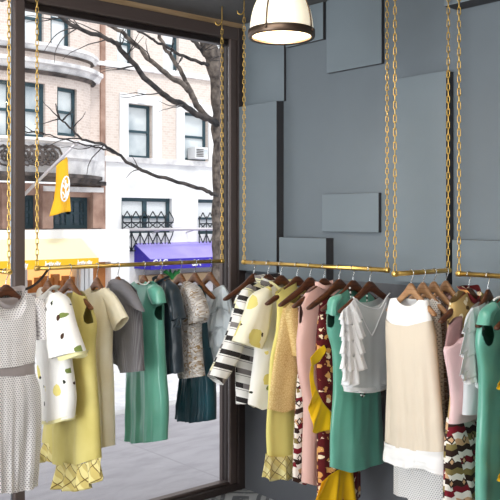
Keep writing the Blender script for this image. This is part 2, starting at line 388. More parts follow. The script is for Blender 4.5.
# ------------------------------------------------------------------ hanging rails with chains
RZ = 1.415
def UV(u, v, z=RZ): return Vector((-v, -u, z))
def link_mesh(bm, c, ax, L, W, r, twist):
    """one oval chain link, long axis vertical"""
    pts = []; hl = L/2-W/2
    for k in range(14):
        a = 2*PI*k/14; x = math.cos(a)*W/2; z = math.sin(a)*W/2+(hl if math.sin(a) > 1e-6 else -hl)
        d = Vector((math.cos(twist), math.sin(twist), 0)); pts.append(Vector(c)+d*x+Vector((0, 0, z)))
    tube(bm, pts, r, 6, True)
def chain_o(parent, base, p, top, pitch, W, r):
    bm = bmesh.new(); z = p[2]+pitch*.55; k = 0
    while z < top-.02:
        link_mesh(bm, (p[0]-base[0], p[1]-base[1], z-base[2]), 0, pitch*1.2, W, r, math.radians(-40) + (k % 2)*math.radians(82)); z += pitch; k += 1
    link('chain', bm, 'brass', parent, True)
    h = [(0, 0, ZC-.004), (0, 0, ZC-.05), (.0, 0, top+.01), (-.006, 0.004, top-.008), (-.016, .012, top-.016), (-.026, .02, top-.010), (-.029, .023, top+.006)]
    tubeo('ceiling_hook', curve([(p[0]-base[0]+a, p[1]-base[1]+b, c-base[2]) for a, b, c in h], 3), .0035, 'brass', parent)
def rail(label, a, b, pitch, ends=(1, 1), r=.0105, W=.0125, wr=.0021, tops=(2.78, 2.78), m='brass'):
    a, b = Vector(a), Vector(b); t = thing('hanging_rail', label, 'hanging rail', a, 0, 'brass hanging rails'); d = (b-a).normalized()
    tubeo('rod', [Vector(), b-a], r, m, t, 14)
    for q, e, tp in ((a, ends[0], tops[0]), (b, ends[1], tops[1])):
        if not e: continue
        bm = bmesh.new(); c = q-a; lathe(bm, [(r*1.02, -.012), (r*1.22, -.009), (r*1.22, .009), (r*1.02, .012)], (0, 0, 0), 14)
        bmesh.ops.holes_fill(bm, edges=bm.edges[:])
        rot = d.to_track_quat('Z', 'Y').to_matrix().to_4x4(); bmesh.ops.transform(bm, matrix=Matrix.Translation(c)@rot, verts=bm.verts[:])
        link('end_cap', bm, m, t, True)
        chain_o(t, a, q+Vector((0, 0, r)), tp, pitch, W, wr)
    return t
RODS = {'L': (UV(.225, 1.500), UV(.271, .388)), '1': (UV(.443, .372), UV(1.398, .322)), '2': (UV(1.588, .50), UV(1.601, .135)), '3': (UV(1.762, .284), UV(2.95, .284)), '0': (UV(.389, 1.697), UV(.06, 1.697))}
A, B = RODS['L']; A2 = UV(.228, 1.43)
rail('brass rail hung along the shop window in front of the street', UV(.226, 1.482), B, .0262, tops=(2.78, 2.75))
rail('brass rail at the middle of the grey wall below the lamp', *RODS['1'], .024, tops=(2.78, 2.8))
rail('short brass rail sticking out from the wall above the beige dress', *RODS['2'], .029, m='brass')
rail('brass rail at the right edge above the teal dress', *RODS['3'], .029, ends=(1, 1))
rail('short brass rail left of the window mullion above the dotted dress', *RODS['0'], .027)
ROT = {'L': -PI/2, '1': 0, '2': -PI/2, '3': 0, '0': 0}
NRM = {'L': Vector((-1, 0, 0)), '1': Vector((0, -1, 0))}; NRM['2'] = NRM['L']; NRM['3'] = NRM['0'] = NRM['1']
SAX = {'L': Vector((0, -1, 0)), '1': Vector((1, 0, 0))}; SAX['2'] = SAX['L']; SAX['3'] = SAX['0'] = SAX['1']
def on_rod(rod, px):
    a, b = RODS[rod]; d = b-a
    h = ray(px, 219); nrm = Vector((h.y, -h.x, 0))      # vertical plane through the camera and the column
    t = (CAM-a).dot(nrm)/d.dot(nrm); return a+d*t

# ------------------------------------------------------------------ hangers
def arm_profile():
    top = [(0, -.056), (.014, -.058), (.032, -.071), (.06, -.094), (.10, -.118), (.15, -.144), (.19, -.165), (.209, -.177)]
    bot = [(0, -.108), (.016, -.109), (.034, -.118), (.06, -.132), (.10, -.152), (.15, -.174), (.19, -.191), (.209, -.192)]
    return top, bot
def make_hanger_mesh():
    bm = bmesh.new(); top, bot = arm_profile(); rows = []
    st = [(-s, a, b) for (s, a), (_, b) in list(zip(top, bot))[::-1]] + [(s, a, b) for (s, a), (_, b) in list(zip(top, bot))[1:]]
    st = [(st[0][0]-.006, st[0][1]-.006, st[0][2]+.006)]+st+[(st[-1][0]+.006, st[-1][1]-.006, st[-1][2]+.006)]
    for s, a, b in st:
        th = .0085+.003*smooth(abs(s)/.2); yo = 0.
        if abs(s) > .212: th *= .55
        ring = []
        for k in range(10):
            an = 2*PI*k/10; cx, cz = math.cos(an), math.sin(an)
            cx = math.copysign(abs(cx)**.7, cx); cz = math.copysign(abs(cz)**.7, cz)
            ring.append(bm.verts.new((s, yo+th*cx, (a+b)/2+(a-b)/2*cz)))
        rows.append(ring)
    for A_, B_ in zip(rows, rows[1:]):
        for k in range(10): bm.faces.new((A_[k], A_[(k+1) % 10], B_[(k+1) % 10], B_[k]))
    bm.faces.new(rows[0]); bm.faces.new(rows[-1]); bmesh.ops.recalc_face_normals(bm, faces=bm.faces)
    me = bpy.data.meshes.new('hanger_arms'); bm.to_mesh(me); bm.free(); me.polygons.foreach_set('use_smooth', [True]*len(me.polygons)); return me
def make_hook_mesh():
    bm = bmesh.new(); R = .0140
    pts = [(0, 0, -.085), (0, 0, -.05), (.002, 0, -.036), (.010, 0, -.018)]+[(R*math.cos(math.radians(a)), 0, R*math.sin(math.radians(a))) for a in (-25, 10, 45, 80, 115, 150, 185, 205)]
    tube(bm, curve(pts, 3), .0021, 6); bmesh.ops.recalc_face_normals(bm, faces=bm.faces)
    me = bpy.data.meshes.new('hanger_hook'); bm.to_mesh(me); bm.free(); me.polygons.foreach_set('use_smooth', [True]*len(me.polygons)); return me
HM = {}
for w in ('wood_dark', 'wood_mid', 'wood_light'):
    me = make_hanger_mesh(); me.materials.append(MATS[w]); HM[w] = me
HOOK = make_hook_mesh(); HOOK.materials.append(MATS['chrome'])
def hanger(rod, px, label, w, sc=None):
    sc = sc or {'L': .78, '2': .62, '0': .8}.get(rod, 1.)
    t = thing('clothes_hanger', label, 'hanger', on_rod(rod, px), ROT[rod]+random.uniform(-.02, .02), 'wooden clothes hangers')
    for n, me in (('shoulder_bar', HM[w]), ('hook', HOOK)):
        o = bpy.data.objects.new(n, me); COL.objects.link(o); o.parent = t
        if n == 'shoulder_bar': o.scale = (sc, 1, 1); o.location.z = .012 if rod == '2' else 0.
    return t

# ------------------------------------------------------------------ garments
class Garment:
    def __init__(s, rod, px, name, label, cat, dn=0., group=None):
        s.o = on_rod(rod, px)+NRM[rod]*dn; s.rod = rod; s.root = thing(name, label, cat, s.o, ROT[rod], group); s.seed = random.random()*50
    def loc(s, p, off=0.):
        q = hit(p[0], p[1], s.o+NRM[s.rod]*off, NRM[s.rod])-s.o
        return Vector((q.dot(SAX[s.rod]), q.z, 0))
    def P(s, pts, off=0.): return [s.loc(p, off) for p in pts]
    def patch(s, name, m, topf, topb, bot, left, right, D=.04, A=.006, folds=5, nu=44, nv=56, holes=(), dtop=.45, parent=None, single=False, off=0., hemwave=0., sharp=.5, pleat=.12, dbot=1.):
        """closed shell between four outlines: front and back skins meeting at the sides"""
        bm = bmesh.new(); uvl = bm.loops.layers.uv.new('UVMap')
        L = resample(left, nv+1); R = resample(right, nv+1); Bt = resample(bot, nu+1)
        Tf = resample(topf, nu+1); Tb = resample(topb, nu+1); sd = s.seed+len(s.root.children)*3.1
        def skin(T, sg):
            g = []
            for j in range(nv+1):
                t = j/nv; row = []
                for i in range(nu+1):
                    k = i/nu
                    p = (T[i]*(1-t)+Bt[i]*t)+(L[j]*(1-k)+R[j]*k)-(T[0]*(1-k)*(1-t)+T[-1]*k*(1-t)+Bt[0]*(1-k)*t+Bt[-1]*k*t)
                    e = (1-abs(2*k-1)**lerp(6., 3., smooth(t*4)))**sharp if 0 < k < 1 else 0.
                    d = D*e*(dtop+(1-dtop)*smooth(t/.22))*lerp(1, dbot, t)
                    ph = k*folds*2*PI+sd+1.3*math.sin(2.1*t+sd*sg)+sg*1.1
                    amp = A*(.12+.88*smooth(t*1.15))*min(1., e*1.6)
                    f = amp*(pleat*(math.sin(ph)+.45*math.sin(ph*1.9+1.+sd))+1.9*noise.noise(Vector((k*folds*1.05+sd, t*.9, sg*3)))+.9*noise.noise(Vector((k*folds*2.6+.3*t, t*1.5+sd, 9+sg)))+.5*noise.noise(Vector((k*3+sd, t*8, 5+sg))))
                    if single: n = off+f
                    else: n = off+sg*d+f*(.55 if sg < 0 else 1.)
                    z = p.y + (hemwave*math.sin(ph*.5+1)*smooth((t-.7)/.3) if hemwave else 0)
                    row.append((Vector((p.x, -n, z)), (p.x+(0 if sg > 0 else 3.3), z)))
                g.append(row)
            return g
        F_ = skin(Tf, 1); B_ = None if single else skin(Tb, -1)
        cut = []
        for h in holes:
            h0, h1, h2 = s.P([(h[0], h[1]), (h[0]+h[2], h[1]), (h[0], h[1]+h[3])], D*.6); cut.append((h0, abs(h1.x-h0.x), abs(h2.y-h0.y)))
        def build(g, flip, hole):
            vs = [[bm.verts.new(c[0]) for c in r] for r in g]
            def inside(c, h, k=1.): return ((c.x-h[0].x)/h[1])**2+((c.z-h[0].y)/h[2])**2 < k
            for j in range(nv):
                for i in range(nu):
                    q = [(j, i), (j, i+1), (j+1, i+1), (j+1, i)]
                    if hole and any(inside(sum((g[a][b][0] for a, b in q), Vector())/4, h) for h in cut): continue
                    f = bm.faces.new([vs[a][b] for a, b in (q[::-1] if flip else q)])
                    for lp, (a, b) in zip(f.loops, q[::-1] if flip else q): lp[uvl].uv = g[a][b][1]
            if hole:
                for h in cut:
                    for r in vs:
                        for v in r:
                            e = math.sqrt(((v.co.x-h[0].x)/h[1])**2+((v.co.z-h[0].y)/h[2])**2)
                            if .75 < e < 1.18 and any(len(ed.link_faces) == 1 for ed in v.link_edges):
                                v.co.x = h[0].x+(v.co.x-h[0].x)/e; v.co.z = h[0].y+(v.co.z-h[0].y)/e
            return vs
        build(F_, False, True)
        if B_: build(B_, True, False)
        bmesh.ops.remove_doubles(bm, verts=bm.verts[:], dist=1e-5)
        loose = [v for v in bm.verts if not v.link_faces]; bmesh.ops.delete(bm, geom=loose, context='VERTS')
        o = link(name, bm, m, parent or s.root, True, recalc=False); return o
    def body(s, name, m, vis, side, other=None, mx=1., lim=.30, dip=.03, bdip=.004, neck='u', bot=None, back_raise=.0, **k):
        """vis: [neck, shoulder tip, ...side..., hem] pixels of the side one sees; other: the same for the far side, or mirrored"""
        a = s.P(vis)
        if other: b = s.P(other)
        else: b = [Vector((clamp(-q.x*mx, -lim, lim), q.y, 0)) for q in a]
        Rr, Ll = (a, b) if side == 'R' else (b, a)
        def top(d):
            n0, n1 = Ll[0], Rr[0]; mid = []
            for i in range(1, 12):
                t = i/12; sh = (1-abs(2*t-1)) if neck == 'v' else (1-(2*t-1)**2)**(.8 if neck == 'u' else .5)
                mid.append(n0.lerp(n1, t)-Vector((0, d*sh, 0)))
            return [Ll[1], n0]+mid+[n1, Rr[1]]
        hem = s.P(bot) if bot else [Ll[-1], (Ll[-1]+Rr[-1])/2-Vector((0, .006, 0)), Rr[-1]]
        hem = [Ll[-1]]+hem[1:-1]+[Rr[-1]]
        s.L, s.R, s.H = Ll, Rr, hem; s.tf = top(dip); s.tb = top(bdip)
        return s.patch(name, m, s.tf, s.tb, hem, curve(Ll[1:], 5), curve(Rr[1:], 5), **k)
    def sleeve(s, m, outer, inner, name='sleeve', D=.035, A=.004, mirror=True, lim=.31, mx=.8, **k):
        """outer: shoulder point .. cuff; inner: neck-side point/armpit .. cuff (pixels)"""
        of = k.get('off', 0.); o, i = s.P(outer, of), s.P(inner, of)
        s.patch(name, m, [i[0], o[0]], [i[0], o[0]], [i[-1], o[-1]], curve(i, 4), curve(o, 4), D=D, A=A, folds=2, nu=18, nv=24, dtop=.5, **k)
        if mirror:
            fm = lambda q: Vector((clamp(-q.x*mx, -lim, lim), q.y, 0)); o2, i2 = [fm(q) for q in o], [fm(q) for q in i]
            s.patch(name, m, [i2[0], o2[0]], [i2[0], o2[0]], [i2[-1], o2[-1]], curve(i2, 4), curve(o2, 4), D=D, A=A, folds=2, nu=18, nv=24, dtop=.5, **k)
    def quad(s, name, m, top, bot, left=None, right=None, D=.02, A=.004, folds=4, parent=None, **k):
        of = k.get('off', 0.); t, b = s.P(top, of), s.P(bot, of); l = s.P(left, of) if left else [t[0], b[0]]; r = s.P(right, of) if right else [t[-1], b[-1]]
        if k.pop('straight', False): return s.patch(name, m, t, t, b, [t[0]]+l[1:-1]+[b[0]], [t[-1]]+r[1:-1]+[b[-1]], D=D, A=A, folds=folds, parent=parent, **k)
        l = [t[0]]+l[1:-1]+[b[0]]; r = [t[-1]]+r[1:-1]+[b[-1]]
        return s.patch(name, m, curve(t, 4), curve(t, 4), curve(b, 4), curve(l, 4), curve(r, 4), D=D, A=A, folds=folds, parent=parent, **k)
    def band(s, name, m, t0, t1, grow=.004, parent=None, D=.04, **k):
        """a band around the body between two heights (fractions of the side outlines)"""
        L = resample(curve(s.L[1:], 5), 101); R = resample(curve(s.R[1:], 5), 101)
        l = L[int(t0*100):int(t1*100)+1]; r = R[int(t0*100):int(t1*100)+1]; g_ = Vector((grow, 0, 0))
        l = [q-g_ for q in l]; r = [q+g_ for q in r]
        return s.patch(name, m, [l[0], r[0]], [l[0], r[0]], [l[-1], r[-1]], l, r, D=D+grow, dtop=1., nv=8, parent=parent, **k)
    def collar(s, m, h=.03, flare=.012, d=.03, name='collar', drop=0.):
        n0, n1 = s.L[0], s.R[0]; bm = bmesh.new(); uvl = bm.loops.layers.uv.new('UVMap'); N = 36; rings = []
        c = (n0+n1)/2; rx = (n1-n0).length/2; dipf = min(q.y for q in s.tf[1:-1])-c.y
        for t in (0, .35, .7, 1.):
            ring = []
            for k in range(N):
                a = 2*PI*k/N; x, n = math.cos(a), math.sin(a); ex = flare*math.sin(t*PI/2)
                z = c.y+(n1.y-n0.y)*x/2+(dipf*(n**2) if n > 0 else -.004*n*n)+h*t-drop*t*max(0, n)
                ring.append(bm.verts.new((c.x+x*(rx+ex), -n*(d+ex), z+.002*math.sin(5*a+s.seed)*t)))
            rings.append(ring)
        for A_, B_ in zip(rings, rings[1:]):
            for k in range(N):
                f = bm.faces.new((A_[k], A_[(k+1) % N], B_[(k+1) % N], B_[k]))
                for lp in f.loops: lp[uvl].uv = (lp.vert.co.x, lp.vert.co.z)
        return link(name, bm, m, s.root, True)
    def ruffle(s, m, top, bot, waves=4, amp=.014, off=.04, name='ruffle', parent=None, hw=.006, nu=64, nv=12):
        T = resample(curve(s.P(top, off), 4), nu+1); Bo = resample(curve(s.P(bot, off), 4), nu+1); bm = bmesh.new(); uvl = bm.loops.layers.uv.new('UVMap'); g = []
        for j in range(nv+1):
            t = j/nv; row = []
            for i in range(nu+1):
                k = i/nu; ph = 2*PI*waves*k+s.seed; p = T[i].lerp(Bo[i], t); q = amp*t**.8
                n = off+q*math.sin(ph)+.3*q*math.sin(2.3*ph+1)
                row.append((bm.verts.new((p.x+q*.5*math.cos(ph), -n, p.y+hw*t*math.sin(ph+.8))), (p.x, p.y)))
            g.append(row)
        for j in range(nv):
            for i in range(nu):
                q = [g[j][i], g[j][i+1], g[j+1][i+1], g[j+1][i]]; f = bm.faces.new([a for a, _ in q])
                for lp, (_, u) in zip(f.loops, q): lp[uvl].uv = u
        o = link(name, bm, m, parent or s.root, True); sm = o.modifiers.new('s', 'SOLIDIFY'); sm.thickness = .0015; return o

def rod0():
    g = Garment('0', 6, 'dress', 'short-sleeved pale dress with tiny dots and grey satin belt, at far left edge', 'dress')
    g.o.y += 0
    hanger('0', 6, 'dark wooden hanger holding the dotted dress at far left edge', 'wood_dark')
    g.body('bodice', 'dot_fabric', [(22, 291), (36, 298), (35, 318), (35.5, 340), (34, 361)], 'R', dip=.075, bdip=.0, D=.055, A=.004, folds=4)
    L, R = g.L, g.R
    g.collar('grey_satin', h=.022, flare=.014, d=.035)
    g.patch('belt', 'grey_satin', [L[-1], R[-1]], [L[-1], R[-1]], g.P([(-22, 375), (34.5, 374)]), [L[-1], g.loc((-22, 375))], [R[-1], g.loc((34.5, 374))], D=.052, A=.002, dtop=1, nv=8)
    g.quad('skirt', 'dot_fabric', [(-22, 374), (34.5, 373)], [(-26, 488), (5, 490), (37, 484)], right=[(34.5, 373), (40, 392), (40.5, 430), (37, 484)], left=[(-22, 374), (-28, 392), (-28, 430), (-26, 488)], D=.06, A=.009, folds=6, dtop=.8, pleat=.5)
    g.quad('collar_lining', 'grey_satin', [(-9, 296), (6, 298), (22, 295)], [(-6, 311), (6, 314), (19, 309)], D=.004, A=.001, folds=1, off=.006)
    g.sleeve('dot_fabric', [(34, 297), (42, 299), (46, 312), (51, 335)], [(30, 300), (33, 310), (36, 326), (37, 340)], D=.04, A=.006, mx=1.)
rod0()

def rodL():
    # white lemon coat
    g = Garment('L', 48, 'coat', 'white coat printed with lemons and leaves, flared elbow sleeve, beside the dotted dress', 'coat')
    hanger('L', 48, 'wooden hanger inside the white lemon-print coat by the window', 'wood_mid')
    g.body('coat_body', 'lemon_white', [(53, 290), (63, 297), (66, 330), (70, 362), (74, 395), (72, 418)], 'R', other=[(44, 292), (38, 297), (37, 330), (39, 362), (43, 395), (44, 421)], dip=.05, D=.045, A=.006, folds=4)
    g.collar('lemon_white', h=.024, flare=.02, d=.035)
    g.quad('hem_band', 'pale_yellow', [(44, 418.5), (58, 419.5), (72, 415.5)], [(44, 422), (58, 423), (72, 419)], D=.048, A=.004, dtop=1, nv=6)
    g.sleeve('lemon_white', [(58, 292), (66, 300), (74, 325), (83, 351)], [(48, 300), (48, 322), (50, 342), (52, 359)], D=.05, A=.006, mirror=False, off=.045)
    g.quad('cuff_lining', 'pale_yellow', [(62, 357), (73, 354.5), (83, 350.5)], [(62, 359.5), (74, 359), (83, 354.5)], D=.046, A=.003, off=.04, dtop=1, nv=6)
    # yellow ruffle dress
    g = Garment('L', 70, 'dress', 'mustard yellow sleeveless dress with checked ruffle hem behind the white coat', 'dress')
    hanger('L', 70, 'wooden hanger with its tip poking from the mustard dress armhole', 'wood_mid', 1.)
    g.body('dress_body', 'yellow_crepe', [(77, 291), (84, 296), (91, 312), (94, 328), (92.5, 350), (95, 385), (98, 420), (100, 458)], 'R',
           other=[(64, 293), (62, 297), (60, 320), (56, 350), (50, 390), (46, 422), (44, 442)], bot=[(44, 442), (58, 441), (62, 462), (80, 465), (100, 458)], dip=.07, D=.05, A=.008, folds=4, holes=[(86.5, 311, 3.2, 13)], nu=56, nv=90)
    g.ruffle('plaid_ruffle', [(58, 462), (80, 464), (101, 457)], [(54, 489), (80, 491), (105, 476)], 4, .022, .045)
    g.ruffle('plaid_ruffle', [(57, 461), (80, 464), (100, 455)], [(56, 486), (80, 490), (104, 476)], 4, .014, -.03)
    g.ruffle('plaid_ruffle', [(45, 440), (53, 437), (61, 442)], [(38, 463), (50, 461), (63, 470)], 2, .014, .03)
    # cream dress
    g = Garment('L', 97, 'dress', 'plain cream short-sleeved dress hanging by the window', 'dress')
    hanger('L', 97, 'wooden hanger in the neck of the plain cream dress', 'wood_mid')
    g.body('dress_body', 'cream_crepe', [(105, 288), (108, 289), (110, 318), (109, 350), (110, 390), (110.5, 446)], 'R', other=[(84, 289), (83, 291), (86, 320), (88, 350), (91, 390), (94, 447)], dip=.02, D=.05, A=.011, folds=4)
    g.sleeve('cream_crepe', [(105, 287.5), (115, 296), (127, 317)], [(103, 292), (109, 314), (115.5, 331)], D=.024, mx=.6)
    # grey cape jacket
    g = Garment('L', 118, 'jacket', 'grey pinstriped jacket with a big pointed cape collar', 'jacket')
    hanger('L', 118, 'wooden hanger above the big grey cape collar', 'wood_mid')
    g.body('jacket_body', 'grey_pinstripe', [(123, 281), (136, 292), (140, 315), (141, 345), (142, 371)], 'R', other=[(112, 281), (108, 292), (106, 315), (110, 340), (114, 356)], bot=[(114, 356), (124, 366), (127, 372), (142, 371)], dip=.02, D=.045, A=.012, folds=4)
    g.quad('cape_collar', 'grey_wool', [(112, 280), (117, 278.5), (123, 280)], [(105, 297), (112, 301), (122, 302), (134, 305), (144, 312)], left=[(112, 280), (107, 288), (105, 297)], right=[(123, 280), (132, 290), (139, 301), (144, 312)], D=.030, A=.002, folds=2, off=.016, dtop=.6, straight=True)
    # teal dress
    g = Garment('L', 144, 'dress', 'teal satin cap-sleeve dress hanging in front of the window', 'dress')
    hanger('L', 144, 'wooden hanger in the teal dress by the window', 'wood_mid')
    g.body('dress_body', 'teal_satin', [(149, 281), (158, 287), (162, 300), (162, 322), (162.5, 345), (164, 375), (166, 405), (165, 440)], 'R', other=[(138, 281), (131, 285), (126, 302), (128, 330), (128, 365), (127, 400), (127, 437)], bot=[(127, 437), (140, 442), (165, 440)], dip=.018, D=.05, A=.012, folds=5, holes=[(157.2, 313, 2.6, 7.5)], nu=56, nv=80)
    g.sleeve('teal_satin', [(155, 284), (161, 290), (163.5, 303)], [(150, 286), (151, 296), (155, 304)], D=.032, A=.002, mirror=False, off=.028)
    beads('L', 144, g, [(137.5, 281), (141, 284), (146, 284.5), (149.5, 281)], 'pearl bead necklace lying in the neck of the teal dress by the window', .0042, off=.03)
    # navy jacket
    g = Garment('L', 161, 'jacket', 'dark navy satin jacket with short tied sleeve beside the teal dress', 'jacket')
    hanger('L', 161, 'wooden hanger in the dark navy satin jacket', 'wood_mid')
    g.body('jacket_body', 'navy_satin', [(166, 279), (173, 286), (178, 305), (179, 330), (180, 350), (181, 372)], 'R', other=[(156, 279), (153, 286), (152, 310), (154, 340), (156, 372)], bot=[(156, 374), (168, 375), (181, 372)], dip=.03, D=.045, A=.010, folds=4)
    g.collar('navy_satin', h=.016, flare=.012, d=.03)
    g.sleeve('navy_satin', [(168, 280), (176, 290), (182, 318)], [(168, 288), (172, 304), (175, 321)], D=.04, A=.006, mirror=False, off=.03)
    bm = bmesh.new(); q = [g.loc(p, .06) for p in [(178, 317), (181, 321), (180, 327), (177, 325), (178, 318), (176, 323), (174, 327)]]; tube(bm, curve([(a.x, -.06, a.y) for a in q], 4), .005, 6); link('sleeve_tie', bm, 'navy_satin', g.root, True)
    # brocade
    g = Garment('L', 180.6, 'jacket', 'silver jacket with floral brocade and elbow sleeves', 'jacket')
    hanger('L', 180.6, 'wooden hanger in the silver brocade jacket', 'wood_mid')
    g.body('jacket_body', 'brocade', [(189, 284), (195, 290), (199, 312), (200, 335), (201, 355), (203, 376)], 'R', other=[(174, 285), (170, 291), (174, 320), (177, 350), (180, 377)], dip=.06, D=.045, A=.009, folds=4)
    g.sleeve('brocade', [(187, 281), (198, 289), (206, 312), (203, 321)], [(183, 292), (189, 306), (192, 318), (193, 325)], D=.05, A=.007, mirror=False, off=.03)
    # petrol dress
    g = Garment('L', 195, 'dress', 'dark petrol satin sleeveless dress with gathered skirt behind the silver jacket', 'dress')
    hanger('L', 195, 'wooden hanger in the dark petrol dress', 'wood_mid')
    g.body('bodice', 'petrol_satin', [(201, 284), (204, 287), (204, 310), (206, 330), (208, 349)], 'R', other=[(191, 284), (188, 288), (188, 320), (187, 349)], dip=.10, D=.04, A=.006, folds=4)
    g.quad('skirt', 'petrol_satin', [(187, 348), (208, 348)], [(178, 417), (196, 421), (213, 420)], right=[(208, 348), (212, 372), (213, 395), (213, 420)], D=.055, A=.011, folds=6, dtop=.7, pleat=.9)
    # sheer blouse
    g = Garment('L', 210, 'blouse', 'pale sheer ruffled blouse nearest the window corner', 'blouse')
    hanger('L', 210, 'wooden hanger in the pale sheer blouse near the window corner', 'wood_mid')
    g.body('blouse_body', 'sheer_blue', [(217, 289), (223, 285), (228, 295), (231, 312), (233, 345), (232, 357)], 'R', other=[(206, 291), (203, 292), (205, 315), (207, 340), (208, 358)], dip=.07, D=.045, A=.012, folds=5, neck='v')
    for tp, bt in ([[(213, 302), (222, 287), (227, 292)], [(208, 318), (221, 306), (233, 316)]], [[(210, 318), (220, 308), (231, 314)], [(207, 336), (220, 326), (235, 334)]], [[(209, 335), (221, 328), (232, 332)], [(207, 352), (221, 346), (235, 350)]]):
        g.ruffle('sheer_blue', tp, bt, 4, .014, .055)

def beads(rod, px, g, pts, label, r, off=.03, alt=False, closed=False):
    q = resample(curve(g.P(pts, off), 6), 400); t = thing('bead_necklace', label, 'necklace', g.o, ROT[rod], 'bead necklaces')
    acc = 0; bms = [bmesh.new(), bmesh.new()]; i = 0; last = None
    for a in q:
        if last is None or (a-last).length >= r*2.02:
            mtx = Matrix.Translation((a.x, -off, a.y)); bmesh.ops.create_icosphere(bms[i % 2 if alt else 0], subdivisions=2, radius=r, matrix=mtx); last = a; i += 1
    link('bead_strand', bms[0], 'pearl', t, True)
    if alt: o = link('bead_strand', bms[1], 'bead_black', t, True); o['label'] = 'black beads'
    else: bms[1].free()
    return t
rodL()

def rod1():
    W = 'wood_dark'
    hanger('1', 254, 'empty dark wooden hanger nearest the window corner on the wall rail', W)
    # striped coat
    g = Garment('1', 268, 'coat', 'white coat with black and grey stripes and wide sleeve', 'coat')
    hanger('1', 268, 'dark wooden hanger in the black and white striped coat', W)
    g.body('coat_body', 'stripe_wool', [(257, 282), (243, 290), (238, 310), (237, 345), (235.5, 375), (236, 404)], 'L', mx=.95, dip=.03, D=.042, A=.006, folds=3)
    g.collar('stripe_wool', h=.038, flare=.012, d=.03)
    g.sleeve('stripe_wool', [(250, 284), (238, 296), (228, 332), (209.5, 375)], [(250, 306), (246, 330), (238, 358), (221, 385)], D=.04, A=.003, mirror=False, off=.03)
    g.sleeve('stripe_wool', [(284, 284), (289, 296), (292, 330), (294, 372)], [(278, 300), (280, 320), (281, 345), (282, 373)], D=.03, A=.003, mirror=False)
    # lemon jacket
    g = Garment('1', 281, 'jacket', 'pale yellow and white floral jacket with elbow sleeve over the striped coat', 'jacket')
    hanger('1', 281, 'dark wooden hanger in the pale yellow floral jacket', W)
    g.body('jacket_body', 'lemon_white', [(272, 285), (262, 292), (258, 320), (254, 355), (250, 385), (248, 404)], 'L', dip=.05, D=.042, A=.006, folds=3, bot=[(248, 404), (258, 409), (290, 405)])
    g.collar('pale_yellow', h=.022, flare=.014, d=.032)
    g.sleeve('lemon_pale', [(268, 286), (252, 295), (246, 310), (240, 325), (233, 341)], [(270, 300), (268, 320), (265, 336), (260, 349)], D=.048, A=.005, mirror=False, off=.03)
    # yellow ruffle dress
    g = Garment('1', 297, 'dress', 'pale yellow dress with looped ruffle hem beneath the gold lace jacket', 'dress')
    hanger('1', 297, 'dark wooden hanger with pale yellow strap, tip over the floral jacket', W)
    g.body('dress_body', 'yellow_pale_crepe', [(282, 288), (275, 295), (277, 310), (276, 332), (270, 360), (268, 400), (266, 430), (267, 456)], 'L', dip=.09, D=.026, A=.005, folds=4, bot=[(267, 456), (278, 458), (310, 456)])
    g.quad('strap', 'yellow_pale_crepe', [(275.5, 293.5), (286, 287), (296, 281.5)], [(279.5, 304.5), (289, 299), (299, 293)], D=.017, A=.001, folds=1, dtop=1., nu=16, nv=12)
    g.ruffle('plaid_ruffle_pale', [(266, 455), (280, 457), (296, 454)], [(261, 478), (278, 481), (296, 478)], 2, .014, .03)
    g.ruffle('plaid_ruffle_pale', [(266, 453), (278, 456), (300, 454)], [(262, 476), (280, 480), (302, 476)], 2, .012, -.028)
    # gold lace jacket
    g = Garment('1', 304, 'jacket', 'golden lace jacket over the pale yellow ruffled dress', 'jacket', dn=-.012)
    g.body('jacket_body', 'gold_lace', [(291, 303), (283, 308), (278, 335), (273, 365), (270, 390), (268, 409)], 'L', dip=.05, D=.026, A=.005, folds=3, bot=[(268, 409), (280, 412), (312, 408)])
    g.sleeve('gold_lace', [(291, 303), (286, 312), (289, 332), (293, 356)], [(299, 306), (300, 320), (300, 338), (300, 355)], D=.03, A=.003, mirror=False, off=.026)
    # pattern dress
    g = Garment('1', 310, 'dress', 'white dress with brown and burgundy patterned bands half hidden left of the pink dress', 'dress')
    hanger('1', 310, 'dark wooden hanger with bare tip above the gold lace jacket', W)
    g.body('dress_body', 'aztec_white', [(303, 294), (297, 301), (300, 330), (299, 362), (296, 400), (294, 440), (292.5, 481)], 'L', dip=.05, D=.024, A=.005, folds=4, bot=[(292.5, 481), (302, 484), (330, 482)])
    # pink dress
    g = Garment('1', 324, 'dress', 'plain dusty pink sleeveless dress with high collar on the wall rail', 'dress')
    hanger('1', 324, 'dark wooden hanger with short tip showing at the pink dress armhole', W)
    g.body('dress_body', 'pink_crepe', [(316, 286), (306, 293), (300, 305), (299, 325), (297, 345), (299, 375), (304, 402), (303.5, 440), (302.5, 482)], 'L', dip=.02, D=.04, A=.009, folds=3, holes=[(301.5, 313, 2.6, 13)], nu=64, nv=90, bot=[(302.5, 482), (318, 486), (342, 482)])
    g.collar('pink_crepe', h=.022, flare=.002, d=.028)
    # burgundy dress
    g = Garment('1', 339, 'dress', 'burgundy floral dress with bright yellow flounces in the middle of the wall rail', 'dress')
    hanger('1', 339, 'dark wooden hanger with tip above the burgundy floral dress', W)
    g.body('dress_body', 'burgundy_floral', [(328, 296), (320, 302), (318, 325), (317, 342), (317, 370), (319, 400), (318, 440), (318, 484), (318, 508)], 'L', dip=.10, neck='v', D=.038, A=.006, folds=4, bot=[(318, 508), (335, 510), (375, 508)])
    g.ruffle('yellow_crepe_bright', [(310, 358), (317, 350), (324, 345)], [(311, 367), (320, 361), (325.5, 349)], 1, .006, .045, name='flounce', hw=.002)
    g.ruffle('yellow_crepe_bright', [(316, 388), (323, 402), (332, 413)], [(310, 400), (313, 431), (332, 430)], 2, .010, .045, name='flounce', hw=.004)
